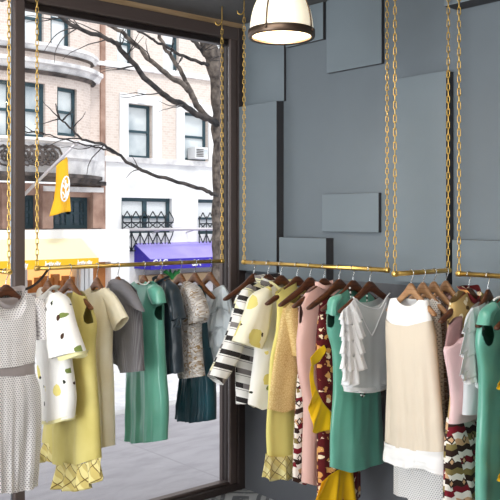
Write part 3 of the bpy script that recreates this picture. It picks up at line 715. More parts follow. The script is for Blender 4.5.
    g.ruffle('yellow_crepe_bright', [(314, 365), (314, 380), (319, 396)], [(310.5, 366), (310.5, 384), (312, 404)], 1, .004, .045, name='flounce', hw=.002)
    g.ruffle('yellow_crepe_bright', [(328, 476), (340, 469), (352, 466)], [(311, 506), (334, 514), (357, 512)], 2, .018, .045, name='flounce', hw=.004)
    g.ruffle('yellow_crepe_bright', [(322, 482), (332, 474), (345, 468)], [(311, 508), (322, 514), (340, 512)], 1, .014, .035, name='flounce', hw=.004)
    # teal dress
    g = Garment('1', 353, 'dress', 'teal satin dress with bead necklace under the white ruffled blouse', 'dress')
    hanger('1', 353, 'dark wooden hanger in the teal dress behind the white blouse', W)
    g.body('dress_body', 'teal_satin', [(345, 289), (333, 298), (328, 312), (328, 332), (333, 352), (334, 390), (331, 430), (330.5, 467)], 'L', other=[(363, 290), (374, 299), (378, 312), (379, 335), (379, 360), (380, 400), (382, 430), (384, 460)], dip=.035, D=.04, A=.009, folds=3, bot=[(330.5, 467), (345, 471), (384, 460)], holes=[(332.5, 317, 2.6, 11)], nu=64, nv=90)
    g.sleeve('teal_satin', [(340, 294), (331, 299), (328, 314)], [(341, 299), (336, 305), (334.5, 316)], D=.026, A=.002, mirror=False, off=.022)
    beads('1', 353, g, [(350, 288), (351, 298), (354, 330), (356, 370), (359, 388), (362.5, 396.5), (366, 388), (367, 360), (367, 330), (367, 303), (367, 292)], 'long black and white bead necklace hung under the white ruffled blouse', .0048, off=.05, alt=True)
    # white blouse
    g = Garment('1', 370, 'blouse', 'white sheer blouse with cascading ruffles and narrow straps over the teal dress', 'blouse')
    hanger('1', 370, 'dark wooden hanger in the white ruffled blouse beside the beige dress', W)
    g.body('blouse_body', 'sheer_white', [(354, 297.5), (340, 313), (344, 330), (343, 355), (343.5, 375), (345, 391)], 'L', mx=.92, dip=.05, bdip=.03, D=.036, A=.005, folds=4, bot=[(345, 391), (366, 391), (388, 386)])
    o = g.quad('hem_band', 'sheer_ruffle', [(344, 386), (366, 386), (388, 380)], [(345, 391.5), (366, 391.5), (388, 386.5)], D=.039, A=.004, dtop=1, nv=6)
    bm = bmesh.new()
    for pl in ([(353, 297), (357, 305), (366, 325), (372, 336)], [(386, 303), (380, 318), (376, 328), (372, 336)], [(353, 297), (362, 304), (372, 308), (380, 308), (386, 298), (390, 293)]):
        q = curve([(a.x, -.038, a.y) for a in g.P(pl, .038)], 5); tube(bm, q, .0028, 6)
    link('neck_binding', bm, 'sheer_ruffle', g.root, True)
    for i, (tp, bt) in enumerate([([(354, 299), (349, 305), (342, 311)], [(364, 318), (352, 326), (338, 319)]), ([(356, 306), (350, 313), (343, 318)], [(366, 336), (352, 342), (339, 336)]),
                   ([(356, 320), (350, 328), (344, 333)], [(366, 352), (353, 357), (339, 353)]), ([(357, 336), (351, 344), (344, 349)], [(368, 368), (354, 372), (339, 368)]), ([(357, 352), (351, 360), (345, 364)], [(360, 382), (351, 386), (341, 381)])]):
        g.ruffle('sheer_ruffle', tp, bt, 3, .020, .05+.004*i)
rod1()

def rod2():
    W = 'wood_light'
    g = Garment('2', 411, 'dress', 'beige sleeveless dress with white yoke and white hem band', 'dress')
    hanger('2', 411, 'light wooden hanger in the beige dress with white yoke', W)
    lf = [(395, 298), (389, 301), (387, 318), (387.5, 340), (388, 380), (387, 415), (386, 440)]
    rt_ = [(425, 298.5), (430, 303), (433.5, 322), (436, 340), (439, 380), (443, 425), (445.5, 452)]
    # yoke and body are cut along the seam
    g.body('yoke', 'white_crepe', [(421, 299.5), (428, 300), (430, 309), (432, 321)], 'R', other=[(399, 297.5), (391, 298.5), (388.5, 308), (387, 318)], bot=[(387, 318), (398, 324), (412, 325.5), (432, 321)], dip=.032, D=.035, A=.002, folds=2, dtop=.6)
    g.quad('dress_body', 'beige_crepe', [(387, 318), (398, 323.5), (412, 325), (432, 320.5)], [(386, 441), (410, 447), (445.5, 452)], left=[(386.5, 318), (387, 345), (388, 380), (387, 415), (386, 441)], right=[(432, 320), (435.5, 340), (439, 380), (443, 425), (445.5, 452)], D=.045, A=.008, folds=6, dtop=.75, off=0)
    g.quad('hem_band', 'white_crepe', [(386, 440), (410, 446), (445.5, 451)], [(384, 458), (396, 462), (410, 466), (428, 467), (447, 475)], D=.047, A=.008, folds=6, dtop=1, nv=16)
    hanger('2', 423, 'light wooden hanger second from the rail end behind the beige dress', W)
    g = Garment('2', 423, 'dress', 'pale dress with tiny grey dots showing below the beige dress hem', 'dress')
    g.body('dress_body', 'dot_fabric_pale', [(434, 298), (441, 303), (440, 320), (442, 350), (444, 400), (446, 450), (448, 505)], 'R', other=[(408, 298), (402, 304), (400, 330), (398, 400), (395, 450), (394, 493)], bot=[(394, 493), (412, 496), (414, 501), (448, 503)], dip=.03, D=.035, A=.006, folds=4)
    hanger('2', 434, 'light wooden hanger third from the rail end above the sequin dress', W)
    g = Garment('2', 434, 'dress', 'mauve sequinned dress peeking out right of the beige dress', 'dress')
    g.body('dress_body', 'sequin', [(440, 297), (446, 303), (444, 330), (445.5, 360), (448, 400), (449, 430), (450, 470)], 'R', dip=.04, D=.035, A=.005, folds=4, holes=[(441, 312, 2.2, 10)], nu=56, nv=80)
    hanger('2', 446, 'light wooden hanger nearest the wall on the short rail', W)
    g = Garment('2', 446, 'blouse', 'pale pink patterned blouse nearest the wall on the short rail', 'blouse')
    g.body('blouse_body', 'pale_pink', [(450, 295), (459, 302), (460, 330), (459, 360), (458, 395)], 'R', dip=.03, D=.03, A=.005, folds=4)
    g.collar('mauve', h=.018, flare=.008, d=.024)
rod2()

def rod3():
    W = 'wood_dark'
    g = Garment('3', 469, 'dress', 'patterned dress with gold, white and burgundy motifs beneath the pink top', 'dress')
    hanger('3', 469, 'dark wooden hanger in the patterned dress at right', W)
    g.body('bodice', 'gold_floral', [(463, 291), (451, 303), (449, 325), (452, 355), (452, 390), (449, 420)], 'L', dip=.055, D=.036, A=.004, folds=3, dtop=.65)
    g.quad('skirt', 'aztec_multi', [(449, 418), (470, 420), (492, 416)], [(444, 512), (470, 514), (500, 510)], left=[(449, 418), (446, 445), (445, 480), (444, 512)], D=.042, A=.008, folds=4, dtop=.8)
    g.collar('burgundy_floral', h=.02, flare=.016, d=.03)
    g = Garment('3', 475, 'sleeveless_top', 'pale pink sleeveless top with curved armhole layered over the patterned dress', 'top', dn=.02)
    g.body('top_body', 'pale_pink', [(464, 334), (459, 338), (452, 345), (444, 350), (448, 375), (451, 400), (449, 424)], 'L', dip=.01, D=.03, A=.004, folds=3, bot=[(449, 424), (462, 421), (500, 424)], dtop=.7)
    g.quad('armhole_lining', 'mauve', [(449, 325), (455, 318), (462, 316)], [(444.5, 350), (451, 346), (462, 337)], D=.012, A=.001, folds=2, off=-.008)
    g = Garment('3', 488, 'blouse', 'white ruffled blouse squeezed between pink top and teal dress at right', 'blouse')
    hanger('3', 488, 'dark wooden hanger in the white blouse at right', W, .62)
    g.body('blouse_body', 'sheer_white', [(482, 302), (472, 308), (466, 322), (465, 350), (464, 390), (463, 415)], 'L', dip=.03, D=.034, A=.006, folds=3)
    for i, (tp, bt) in enumerate([([(478, 306), (472, 309), (467, 318)], [(482, 330), (472, 332), (459, 334)]), ([(479, 322), (472, 326), (465, 330)], [(483, 352), (472, 356), (457, 356)]), ([(480, 342), (472, 348), (464, 352)], [(484, 372), (474, 378), (457, 376)]), ([(480, 362), (473, 368), (464, 372)], [(483, 390), (474, 384), (460, 382)])]):
        g.ruffle('sheer_ruffle', tp, bt, 2, .012, .046+.003*i)
    g = Garment('3', 507, 'dress', 'teal satin dress cut by the right edge of the picture', 'dress')
    hanger('3', 507, 'dark wooden hanger in the teal dress at the right edge', W)
    g.body('dress_body', 'teal_satin', [(499, 298), (487, 308), (480, 322), (477, 345), (480, 370), (480, 410), (478, 450), (477, 515)], 'L', dip=.03, D=.042, A=.011, folds=3, holes=[(488.5, 334, 3.8, 12)], nu=64, nv=90)
    g.sleeve('teal_satin', [(494, 302), (484, 311), (480, 325)], [(497, 308), (491, 314), (488, 324)], D=.028, A=.002, mirror=False, off=.022)
    beads('3', 507, g, [(494, 300), (497, 298), (502, 297), (508, 300)], 'pearl bead necklace on the teal dress at the right edge', .005, off=.03)
    g = Garment('3', 528, 'dress', 'burgundy dress with bright yellow flounces barely showing at the right edge', 'dress')
    hanger('3', 526, 'dark wooden hanger tip showing at the right edge in front of the teal dress', W)
    g.body('dress_body', 'burgundy_floral', [(517, 312), (508, 322), (504, 350), (503, 390), (503, 440), (502, 515)], 'L', dip=.06, D=.038, A=.006, folds=3)
    for y in (378, 470):
        g.ruffle('yellow_crepe_bright', [(520, y-8), (508, y-4), (502, y)], [(518, y+14), (506, y+12), (497, y+8)], 2, .012, .045, name='flounce')
rod3()

# ------------------------------------------------------------------ pendant lamp
def lamp():
    c = hit(281.5, 36.5, (0, 0, 2.42), (0, 0, 1)); R = 33.0/F*(c-CAM).dot(FWD)
    t = thing('pendant_lamp', 'cream glass dome lamp with bronze ring hanging from the ceiling', 'lamp', c)
    H = R*1.42; prof = []
    for i in range(21):
        a = i/20*PI/2; prof.append((R*.965*math.cos(a)**.72 if i < 20 else .03, .012+H*math.sin(a)))
    inner = [(max(r-.006, .02), z-.006) for r, z in prof[::-1]]
    bm = bmesh.new(); lathe(bm, prof+inner, seg=56); link('shade', bm, 'lamp_glass', t, True)
    bm = bmesh.new(); q = [(R*.90, -.004), (R*.99, -.008), (R*1.02, .0), (R*1.02, R*.17), (R*.985, R*.20), (R*.95, R*.19), (R*.90, .0), (R*.90, -.004)]; lathe(bm, q, seg=56); link('ring', bm, 'bronze', t, True)
    bm = bmesh.new(); lathe(bm, [(R*.40, R*.62), (R*.9, .004)], seg=40); link('diffuser', bm, 'lamp_diffuser', t, True)
    for k in range(4):
        an = math.radians(20+90*k); pts = [(math.cos(an)*(r+.004), math.sin(an)*(r+.004), z) for r, z in prof[1:20]]
        tubeo('strap', pts, .0035, 'bronze', t, 6)
        bm = bmesh.new(); bmesh.ops.create_icosphere(bm, subdivisions=2, radius=.007, matrix=Matrix.Translation((math.cos(an)*R*1.03, math.sin(an)*R*1.03, R*.1))); link('screw', bm, 'bronze', t, True)
    bm = bmesh.new(); lathe(bm, [(.001, H+.05), (.035, H+.045), (.045, H), (.04, H-.02)], seg=28); link('cap', bm, 'bronze', t, True)
    top = ZC-c.z; tubeo('stem', [(0, 0, H+.03), (0, 0, top-.01)], .009, 'bronze', t, 10)
    bm = bmesh.new(); lathe(bm, [(.001, top-.03), (.055, top-.028), (.062, top-.001), (.001, top-.001)], seg=28); link('canopy', bm, 'bronze', t, True)
    bm = bmesh.new(); bmesh.ops.create_uvsphere(bm, u_segments=20, v_segments=12, radius=.034, matrix=Matrix.Translation((0, 0, R*.8))); link('bulb', bm, 'bulb_glow', t, True)
    ld = bpy.data.lights.new('lamp_light', 'POINT'); ld.energy = 5; ld.color = (1, .86, .66); ld.shadow_soft_size = .05
    lo = bpy.data.objects.new('lamp_light', ld); COL.objects.link(lo); lo.parent = t; lo.location = (0, 0, R*.25)
lamp()

# ------------------------------------------------------------------ the street
struct(boxo('ground_sidewalk', (-16, .10, -.14), (14, 2.1, -.004), 'sidewalk_concrete'))
struct(boxo('trim_2', (-16, 2.1, -.16), (14, 2.25, -.002), 'kerb_stone'))
struct(boxo('ground_road', (-16, 2.25, -.30), (14, 8.8, -.12), 'asphalt_pale'))
struct(boxo('ground_far_sidewalk', (-16, 8.8, -.30), (14, 18, -.03), 'sidewalk_concrete'))
# our own building above the shop
YF = 14.0
def fx(px, y=YF): return fac(px, 219, y).x
def fz(py, px=110, y=YF): return fac(px, py, y).z
def wall_holes(bm, f, xs, zs, holes, rec):
    xs = sorted(set([round(x, 4) for x in xs]+[round(h[i], 4) for h in holes for i in (0, 1)])); zs = sorted(set([round(z, 4) for z in zs]+[round(h[i], 4) for h in holes for i in (2, 3)]))
    V = {}
    def vt(x, z, d):
        k = (x, z, d)
        if k not in V: V[k] = bm.verts.new(f(x, z, d))
        return V[k]
    inh = lambda x, z: any(h[0] < x < h[1] and h[2] < z < h[3] for h in holes)
    for i in range(len(xs)-1):
        for j in range(len(zs)-1):
            a, b, c, d = xs[i], xs[i+1], zs[j], zs[j+1]
            if inh((a+b)/2, (c+d)/2):
                for (x0, z0, x1, z1, nx, nz) in ((a, c, a, d, a-1e-3, (c+d)/2), (b, c, b, d, b+1e-3, (c+d)/2), (a, c, b, c, (a+b)/2, c-1e-3), (a, d, b, d, (a+b)/2, d+1e-3)):
                    if not inh(nx, nz): bm.faces.new((vt(x0, z0, 0), vt(x1, z1, 0), vt(x1, z1, rec), vt(x0, z0, rec)))
            else: bm.faces.new((vt(a, c, 0), vt(b, c, 0), vt(b, d, 0), vt(a, d, 0)))
def hole(l, r, t, b, y=YF): return (fx(l, y), fx(r, y), fz(b, (l+r)/2, y), fz(t, (l+r)/2, y))
def sash(parent, h, f, rec, pane='pane_pale', fm='frame_green', rail_=.5, mull=(), fw=.07, bars=0):
    """a window set back in a wall opening; f maps (x, z, depth) to the wall"""
    x0, x1, z0, z1 = h; bm = bmesh.new()
    def bar(a, b, c, d, d0, d1):
        q = [f(a, c, d0), f(b, c, d0), f(b, d, d0), f(a, d, d0)]; q2 = [f(a, c, d1), f(b, c, d1), f(b, d, d1), f(a, d, d1)]
        A_ = [bm.verts.new(p) for p in q]; B_ = [bm.verts.new(p) for p in q2]; bm.faces.new(A_); bm.faces.new(B_[::-1])
        for i in range(4): bm.faces.new((A_[i], A_[(i+1) % 4], B_[(i+1) % 4], B_[i]))
    d0, d1 = rec-.06, rec+.02
    bar(x0, x0+fw, z0, z1, d0, d1); bar(x1-fw, x1, z0, z1, d0, d1); bar(x0+fw, x1-fw, z1-fw, z1, d0, d1); bar(x0+fw, x1-fw, z0, z0+fw, d0, d1)
    if rail_: zm = lerp(z0, z1, rail_); bar(x0+fw, x1-fw, zm-.03, zm+.03, d0, d1)
    for mq in mull: xm = lerp(x0, x1, mq); bar(xm-.06, xm+.06, z0+fw, z1-fw, d0, d1)
    for i in range(1, bars): xm = lerp(x0, x1, i/bars); bar(xm-.015, xm+.015, z0+fw, z1-fw, d0+.02, d1)
    for i in range(1, bars): zm = lerp(z0, z1, i/bars); bar(x0+fw, x1-fw, zm-.015, zm+.015, d0+.02, d1)
    w = link('window', bm, fm, parent)
    bm = bmesh.new(); bar(x0+fw*.5, x1-fw*.5, z0+fw*.5, z1-fw*.5, rec-.01, rec+.005); link('pane', bm, pane, w); return w
flat = lambda x, z, d: (x, YF+d, z)
XA = fx(103.3)                                         # where the two houses meet
# --- white house on the right
tb = thing('building', 'pale brick town house across the street with white lower floors', 'building', (XA+3, YF, 0))
def bp(o):
    o.matrix_parent_inverse = Matrix.Translation((-(XA+3), -YF, 0)); return o
class PB:                                              # children given in world coordinates
    pass
zsplit = fz(162, 150)
ups = [hole(127.5, 152, 104.5, 158), hole(183.5, 208, 113, 160.5)]; tops = [hole(117, 133, -8, 70), hole(163, 179, -6, 72), hole(213, 226, 0, 80)]
low = [hole(121.5, 172, 198, 233), hole(198, 226, 199.5, 234)]
bm = bmesh.new(); wall_holes(bm, flat, [XA, XA+9], [zsplit, 10.2], [h for h in tops], .22); wb = [bp(link('brick_wall', bm, 'brick_tan', tb))]
# the white render covers the storey of the sash windows
bpy.data.objects.remove(wb[0]); zw = fz(64, 120)
bm = bmesh.new(); hs = [h for h in tops+ups]; wall_holes(bm, flat, [XA, XA+9], [zsplit, 10.2], hs, .22); bp(link('brick_wall', bm, 'brick_tan', tb))
bm = bmesh.new(); wall_holes(bm, flat, [XA, XA+9], [0-.03, zsplit], low, .22); bp(link('rendered_wall', bm, 'white_render', tb))
for z0, z1, d in ((fz(70, 130), fz(64.5, 130), .10), (zsplit-.05, zsplit+.09, .10)): bp(boxo('string_course', (XA, YF-d, z0), (XA+9, YF, z1), 'white_stone', tb))
for h in ups:                                          # white stone surrounds
    bm = bmesh.new()
    for a, b in (((h[0]-.26, h[2]-.1), (h[0], h[3]+.24)), ((h[1], h[2]-.1), (h[1]+.26, h[3]+.24)), ((h[0], h[3]), (h[1], h[3]+.24)), ((h[0]-.3, h[2]-.16), (h[1]+.3, h[2]-.02))):
        box(bm, (a[0], YF-.06, a[1]), (b[0], YF+.0, b[1]))
    box(bm, ((h[0]+h[1])/2-.12, YF-.12, h[3]+.02), ((h[0]+h[1])/2+.12, YF-.06, h[3]+.36)); bp(link('window_surround', bm, 'white_render', tb))
for h in ups: bp(sash(tb, h, flat, .18, 'pane_pale'))
for h in tops: bp(sash(tb, h, flat, .18, 'pane_white', rail_=.35))
bp(sash(tb, low[0], flat, .18, 'pane_white', mull=(.5,), rail_=.45, fw=.09)); bp(sash(tb, low[1], flat, .18, 'pane_white', rail_=.45, fw=.09))
def fancy(h, n):                                       # iron window guards with curls
    bm = bmesh.new(); w = (h[1]-h[0])/n; y = YF-.06
    for i in range(n):
        x0 = h[0]+i*w; x1 = x0+w; xm = (x0+x1)/2; zt_ = h[2]+(h[3]-h[2])*.62
        tube(bm, curve([(x0, y, h[2]-.45), (x1, y, lerp(h[2], zt_, .1)), (x0, y, lerp(h[2], zt_, .55)), (xm, y, zt_)], 4), .016, 5)
        tube(bm, curve([(x1, y, h[2]-.45), (x0, y, lerp(h[2], zt_, .1)), (x1, y, lerp(h[2], zt_, .55)), (xm, y, zt_)], 4), .016, 5)
        tube(bm, [(x0, y, h[2]-.45), (x0, y, zt_-.1)], .014, 5)
    for z in (h[2]-.45, lerp(h[2], h[3], .3)): tube(bm, [(h[0], y, z), (h[1], y, z)], .018, 5)
    bp(link('window_guard', bm, 'iron', tb, True))
fancy(low[0], 6); fancy(low[1], 4)
zr = fz(229.5, 150, YF-.5); bm = bmesh.new(); tube(bm, [(fx(113), YF-.5, zr), (XA+9, YF-.5, zr)], .04, 8)
for i in range(8): tube(bm, [(fx(116)+i*1.1, YF-.5, zr), (fx(116)+i*1.1, YF+.0, zr-.1)], .02, 6)
bp(link('railing', bm, 'pole_metal', tb, True))
# ground floor shop under the purple awning
bp(boxo('shop_window', (fx(138), YF-.04, .55), (fx(226)+.6, YF-.005, fz(262, 180)), 'shop_dark', tb)); bp(boxo('shop_sill', (fx(138), YF-.35, .0), (fx(226)+.6, YF-.04, fz(273.5, 180, YF-.2)), 'shop_tan', tb))
ac = thing('air_conditioner', 'white window air conditioner in the right sash window across the street', 'air conditioner', (fx(196), YF-.1, ups[1][2]+.03))
aw = (fx(202.5)-fx(190))/2
boxo('casing', (-aw, -.16, 0), (aw, .2, .32), 'frame_white', ac, .02)
bm = bmesh.new()
for i in range(5): box(bm, (-aw*.85, -.175, .06+i*.045), (aw*.25, -.155, .08+i*.045))
link('grille', bm, 'stone_dark', ac); boxo('control_panel', (aw*.4, -.17, .06), (aw*.85, -.155, .26), 'pane_pale', ac)
# --- brownstone with bowed front on the left
ta = thing('building', 'old pinkish brick house across the street with bowed front and cornices', 'building', (XA-3, YF, 0))
def ap(o): o.matrix_parent_inverse = Matrix.Translation((-(XA-3), -YF, 0)); return o
xc = fx(16); hw = fx(87)-xc+.05; BUL = .85
def bow(x, z, d):
    q = clamp(abs(x-xc)/hw); b = BUL*math.sqrt(max(0, 1-q*q)) if q < 1 else 0; return (x, YF-.25*0-b+d, z)
bx = [xc-hw+2*hw*i/28 for i in range(29)]; X0 = XA-12
zbow = fz(150, 60)
def bh(l, r, t, b, d=.62): return hole(l, r, t, b, YF-d)
bho = [bh(51, 73.5, 89, 137, .5), bh(22, 43.5, 83, 138, .75), bh(-8, 10, 80, 138, .7), bh(22, 43, -12, 48, .8), bh(46, 67.5, -12, 52, .6)]
bm = bmesh.new(); wall_holes(bm, bow, [X0]+bx+[XA], [zbow, 10.4], bho, .2); ap(link('brick_wall', bm, 'brick_pink', ta))
for h in bho: ap(sash(ta, h, bow, .16, 'pane_pale' if h[2] < 5 else 'pane_white', rail_=.5, fw=.08))
def bowband(name, z0, z1, d, m):
    bm = bmesh.new(); xs = [X0, xc-hw-d]+bx[1:-1]+[xc+hw+d, XA] if False else [xc-hw-d*.7]+bx[1:-1]+[xc+hw+d*.7]; rows = []
    for x in xs:
        y = bow(x, 0, 0)[1]; rows.append([bm.verts.new(p) for p in ((x, y+.05, z0), (x, y-d*.4, z0), (x, y-d*.7, lerp(z0, z1, .5)), (x, y-d, lerp(z0, z1, .6)), (x, y-d, z1), (x, y+.05, z1))])
    for A_, B_ in zip(rows, rows[1:]):
        for k in range(6): bm.faces.new((A_[k], A_[(k+1) % 6], B_[(k+1) % 6], B_[k]))
    bm.faces.new(rows[0]); bm.faces.new(rows[-1]); return ap(link(name, bm, m, ta))
bowband('cornice', fz(83, 80, YF), fz(74, 80, YF), .32, 'white_stone'); bowband('cornice', fz(86, 80, YF), fz(83.2, 80, YF), .16, 'stone_dark')
bowband('cornice', fz(66, 88, YF), fz(59, 88, YF), .22, 'white_stone'); bowband('cornice', fz(67.3, 88, YF), fz(66, 88, YF), .12, 'stone_dark')
bm = bmesh.new(); box(bm, (xc+hw, YF-.12, fz(65, 95)), (XA, YF, fz(61, 95))); ap(link('string_course', bm, 'white_stone', ta))
bm = bmesh.new(); box(bm, (XA-.10, YF-.06, 0), (XA+.03, YF+.02, 10.3)); ap(link('downpipe', bm, 'brownstone', ta))
# carved stone storey under the bow
z1, z2, z3 = fz(184, 60), zbow, fz(228, 60)
loh = [hole(52, 91, 197, 229), hole(14, 37, 195, 229), hole(-30, -5, 195, 229)]
bm = bmesh.new(); wall_holes(bm, flat, [X0, XA], [0, z1], loh, .3); ap(link('ground_storey_wall', bm, 'brownstone', ta))
for h in loh: ap(sash(ta, h, flat, .25, 'pane_dark', rail_=.5, mull=(.5,), fw=.10, bars=6))
zbx_ = fac(110, 229.5, 13.0).z+.02
for px in (45, 95, 5): x = fx(px); ap(boxo('pilaster', (x-.14, YF-.16, zbx_), (x+.14, YF, z1-.05), 'brownstone', ta, .02))
bowband('stone_balcony', fz(184, 60), fz(176, 60), .30, 'stone_dark'); bowband('stone_balcony', fz(176, 60), zbow, .22, 'white_stone'); bowband('stone_balcony', zbow-.02, zbow+.14, .40, 'white_stone')
ap(boxo('stone_band', (xc+hw-.3, YF-.25, fz(182, 95)), (XA-.1, YF, fz(146, 95)), 'white_stone', ta, .02)); ap(boxo('stone_band', (xc+hw-.6, YF-.32, fz(186, 95)), (XA-.1, YF, fz(182, 95)), 'stone_dark', ta, .01))
ap(boxo('stone_band', (fx(40), YF-.2, fz(192, 70)), (XA-.1, YF, fz(187, 70)), 'white_stone', ta, .01))
bm = bmesh.new()
for px in (22, 30, 36, 44, 50, 10, 2):                 # carved scrolls
    a = fac(px, 156, 0); c = Vector((fx(px, YF-.9), 0, fz(157, px, YF-.9))); yy = bow(c.x, 0, 0)[1]-.24
    tube(bm, [(c.x+.05*k/10*math.cos(k*.75)*2.6, yy, c.z+.05*k/10*math.sin(k*.75)*2.6) for k in range(0, 22)], .026, 5)
ap(link('carved_scrolls', bm, 'stone_dark', ta, True))
# --- white shop box with cream awning
YB = 13.0; zbx = fz(229.5, 110, YB)
sb = thing('shop_front', 'white projecting shop front with a glowing window under the cream awning', 'shop front', (fx(75, YB), YB, 0))
def sp_(o): o.matrix_parent_inverse = Matrix.Translation((-fx(75, YB), -YB, 0)); return o
shf = lambda x, z, d: (x, YB+d, z)
sh = [hole(27.5, 77, 262, 292, YB), hole(92, 111, 262, 296, YB), hole(-40, 22, 262, 292, YB)]
bm = bmesh.new(); xr = fx(129.5, YB); wall_holes(bm, shf, [X0, xr], [-.03, zbx], sh, .3)
for q in ([(xr, YB, -.03), (xr, YF, -.03), (xr, YF, zbx), (xr, YB, zbx)], [(X0, YB, zbx), (xr, YB, zbx), (xr, YF, zbx), (X0, YF, zbx)]): bm.faces.new([bm.verts.new(p) for p in q])
sp_(link('shop_wall', bm, 'white_render', sb))
for h, m in zip(sh, ('shop_warm', 'shop_brown', 'shop_warm')): sp_(boxo('lit_window', (h[0], YB+.26, h[2]), (h[1], YB+.3, h[3]), m, sb))
bm = bmesh.new()
for px in (81, 85.5, 90): x = fx(px, YB-.1); box(bm, (x-.045, YB-.16, -.03), (x+.045, YB-.08, fz(258, px, YB)))
sp_(link('column', bm, 'frame_white', sb))
bm = bmesh.new()
for i in range(9): x = lerp(sh[0][0], sh[0][1], (i+.5)/9); box(bm, (x-.09, YB+.1, sh[0][2]), (x+.09, YB+.2, sh[0][2]+random.uniform(.15, .42)))
sp_(link('window_display', bm, 'shop_brown', sb))
def awning(label, xl, xr, yb, yf, ztop, zf, zv, m1, m2, txt, cat='awning'):
    t = thing('awning', label, cat, ((xl+xr)/2, yb, zf)); o0 = Vector(t.location)
    def W(*p): return Vector(p)-o0
    bm = bmesh.new(); a, b = [[W(x, yb, ztop), W(x, yf, zf), W(x, yf+.02, zf-.02), W(x, yb, ztop-.04)] for x in (xl, xr)]
    A_ = [bm.verts.new(p) for p in a]; B_ = [bm.verts.new(p) for p in b]; bm.faces.new(A_); bm.faces.new(B_)
    for i in range(4): bm.faces.new((A_[i], A_[(i+1) % 4], B_[(i+1) % 4], B_[i]))
    link('canopy', bm, m1, t)
    bm = bmesh.new()
    for x in (xl, xr): prism(bm, [W(x, yb, ztop-.02), W(x, yf+.02, zf), W(x, yf+.02, zv), W(x, yb, zv)], (-.01, 0, 0), (.01, 0, 0))
    link('side_panel', bm, m2, t)
    bm = bmesh.new(); box(bm, W(xl-.01, yf-.012, zv), W(xr+.01, yf+.012, zf+.005)); link('valance', bm, m2, t)
    for s_, x, z, size in txt:
        cu = bpy.data.curves.new('text', 'FONT'); cu.body = s_; cu.size = size; cu.extrude = .008; cu.align_x = 'CENTER'; cu.shear = .25 if m1 == 'cream_canvas' else 0; cu.offset = .006
        to = bpy.data.objects.new('tmp', cu); COL.objects.link(to); bpy.context.view_layer.update()
        me = bpy.data.meshes.new_from_object(to.evaluated_get(bpy.context.evaluated_depsgraph_get())); bpy.data.objects.remove(to)
        me.transform(Matrix.Rotation(PI/2, 4, 'X')@Matrix.Diagonal((.56 if m1 == 'cream_canvas' else 1, 1, 1, 1))); me.materials.append(MATS['letter_white']); lo = bpy.data.objects.new('lettering', me); COL.objects.link(lo); lo.parent = t; lo.location = W(x, yf-.02, z)
    return t
ya = YB-.75
za = lambda py, px: fz(py, px, ya)
awning('cream sloping awning with yellow lettered valance across the street', X0+1, fx(98, ya), YB, ya, fz(238, 88, YB), za(258, 98), za(266.5, 98), 'cream_canvas', 'yellow_canvas',
       [('betty city', fx(px, ya), za(265, 90), .17) for px in (-14, 19, 52, 84)])
yp = YF-.75
awning('purple sloping awning with white letters across the street', fx(134.5), fx(134.5)+4.6, YF, yp, fz(243, 140), fz(258.5, 180, yp), fz(268.5, 180, yp), 'purple_canvas', 'purple_dark',
       [('CAC', fx(160, yp), fz(266, 160, yp), .26), ('OFFICE', fx(205, yp), fz(266, 200, yp), .26)] if False else [('CAC', fx(160, yp), fz(265.5, 160, yp), .22), ('&A', fx(196, yp), fz(265.5, 196, yp), .22)])
# a potted plant in the far shop window
bm = bmesh.new(); base = Vector((fx(172, YF-.45), YF-.45, fz(279, 172, YF-.45)))
for i in range(9):
    a = i*.7; tube(bm, curve([base, base+Vector((.1*math.cos(a), .08*math.sin(a), .12)), base+Vector((.24*math.cos(a), .14*math.sin(a), .16+.04*(i % 3)))], 3), [.03]*7 if False else .03, 5)
tag(link('plant', bm, 'leaf_green', None, True), 'small green plant on the sill under the purple awning', 'plant')
# flag and pole
pb, pt = fac(24, 195, YF-.95), fac(76.5, 143, YF-2.0)
fl = thing('flag', 'yellow flag with white emblem on a slanted pole across the street', 'flag', pb)
tubeo('pole', [Vector(), pt-pb], .035, 'pole_metal', fl, 10)
bm = bmesh.new(); bmesh.ops.create_icosphere(bm, subdivisions=2, radius=.06, matrix=Matrix.Translation(pt-pb)); link('finial', bm, 'pole_metal', fl, True)
yfl = pt.y+.3
def fpt(px, py): return fac(px, py, yfl)-pb
T_ = resample([fpt(56.5, 166), fpt(62, 160.5), fpt(66.5, 157), fpt(68, 159)], 21); Bq = resample([fpt(50.5, 216.5), fpt(60, 213), fpt(71.5, 211.5)], 21)
Lq = resample([fpt(56.5, 166), fpt(56.5, 185), fpt(55, 200), fpt(50.5, 216.5)], 25); Rq = resample([fpt(68, 159), fpt(69.5, 180), fpt(71, 200), fpt(71.5, 211.5)], 25)
bm = bmesh.new(); gq = []
for j in range(25):
    t = j/24; row = []
    for i in range(21):
        k = i/20; p = (T_[i]*(1-t)+Bq[i]*t)+(Lq[j]*(1-k)+Rq[j]*k)-(T_[0]*(1-k)*(1-t)+T_[-1]*k*(1-t)+Bq[0]*(1-k)*t+Bq[-1]*k*t)
        row.append(bm.verts.new(p+Vector((0, .05*math.sin(k*7+t*2)*(.3+t), 0))))
    gq.append(row)
for j in range(24):
    for i in range(20): bm.faces.new((gq[j][i], gq[j][i+1], gq[j+1][i+1], gq[j+1][i]))
co = link('cloth', bm, 'flag_yellow', fl, True); co.modifiers.new('s', 'SOLIDIFY').thickness = .008
bm = bmesh.new()
def emb(pl, r): tube(bm, [fpt(*p)+Vector((0, -.11, 0)) for p in pl], r, 6)
emb([(62.8+3.8*math.cos(a*PI/8)-.10*13*math.sin(a*PI/8), 189+12.5*math.sin(a*PI/8)) for a in range(17)], .017)
for pl in ([(63, 180), (63.5, 200)], [(60.5, 185), (63, 190), (66, 184)], [(60, 192), (63, 197), (66, 191)], [(62, 182), (65, 186)], [(61, 198), (64, 195)]): emb(pl, .018)
link('emblem', bm, 'letter_white', fl, True)
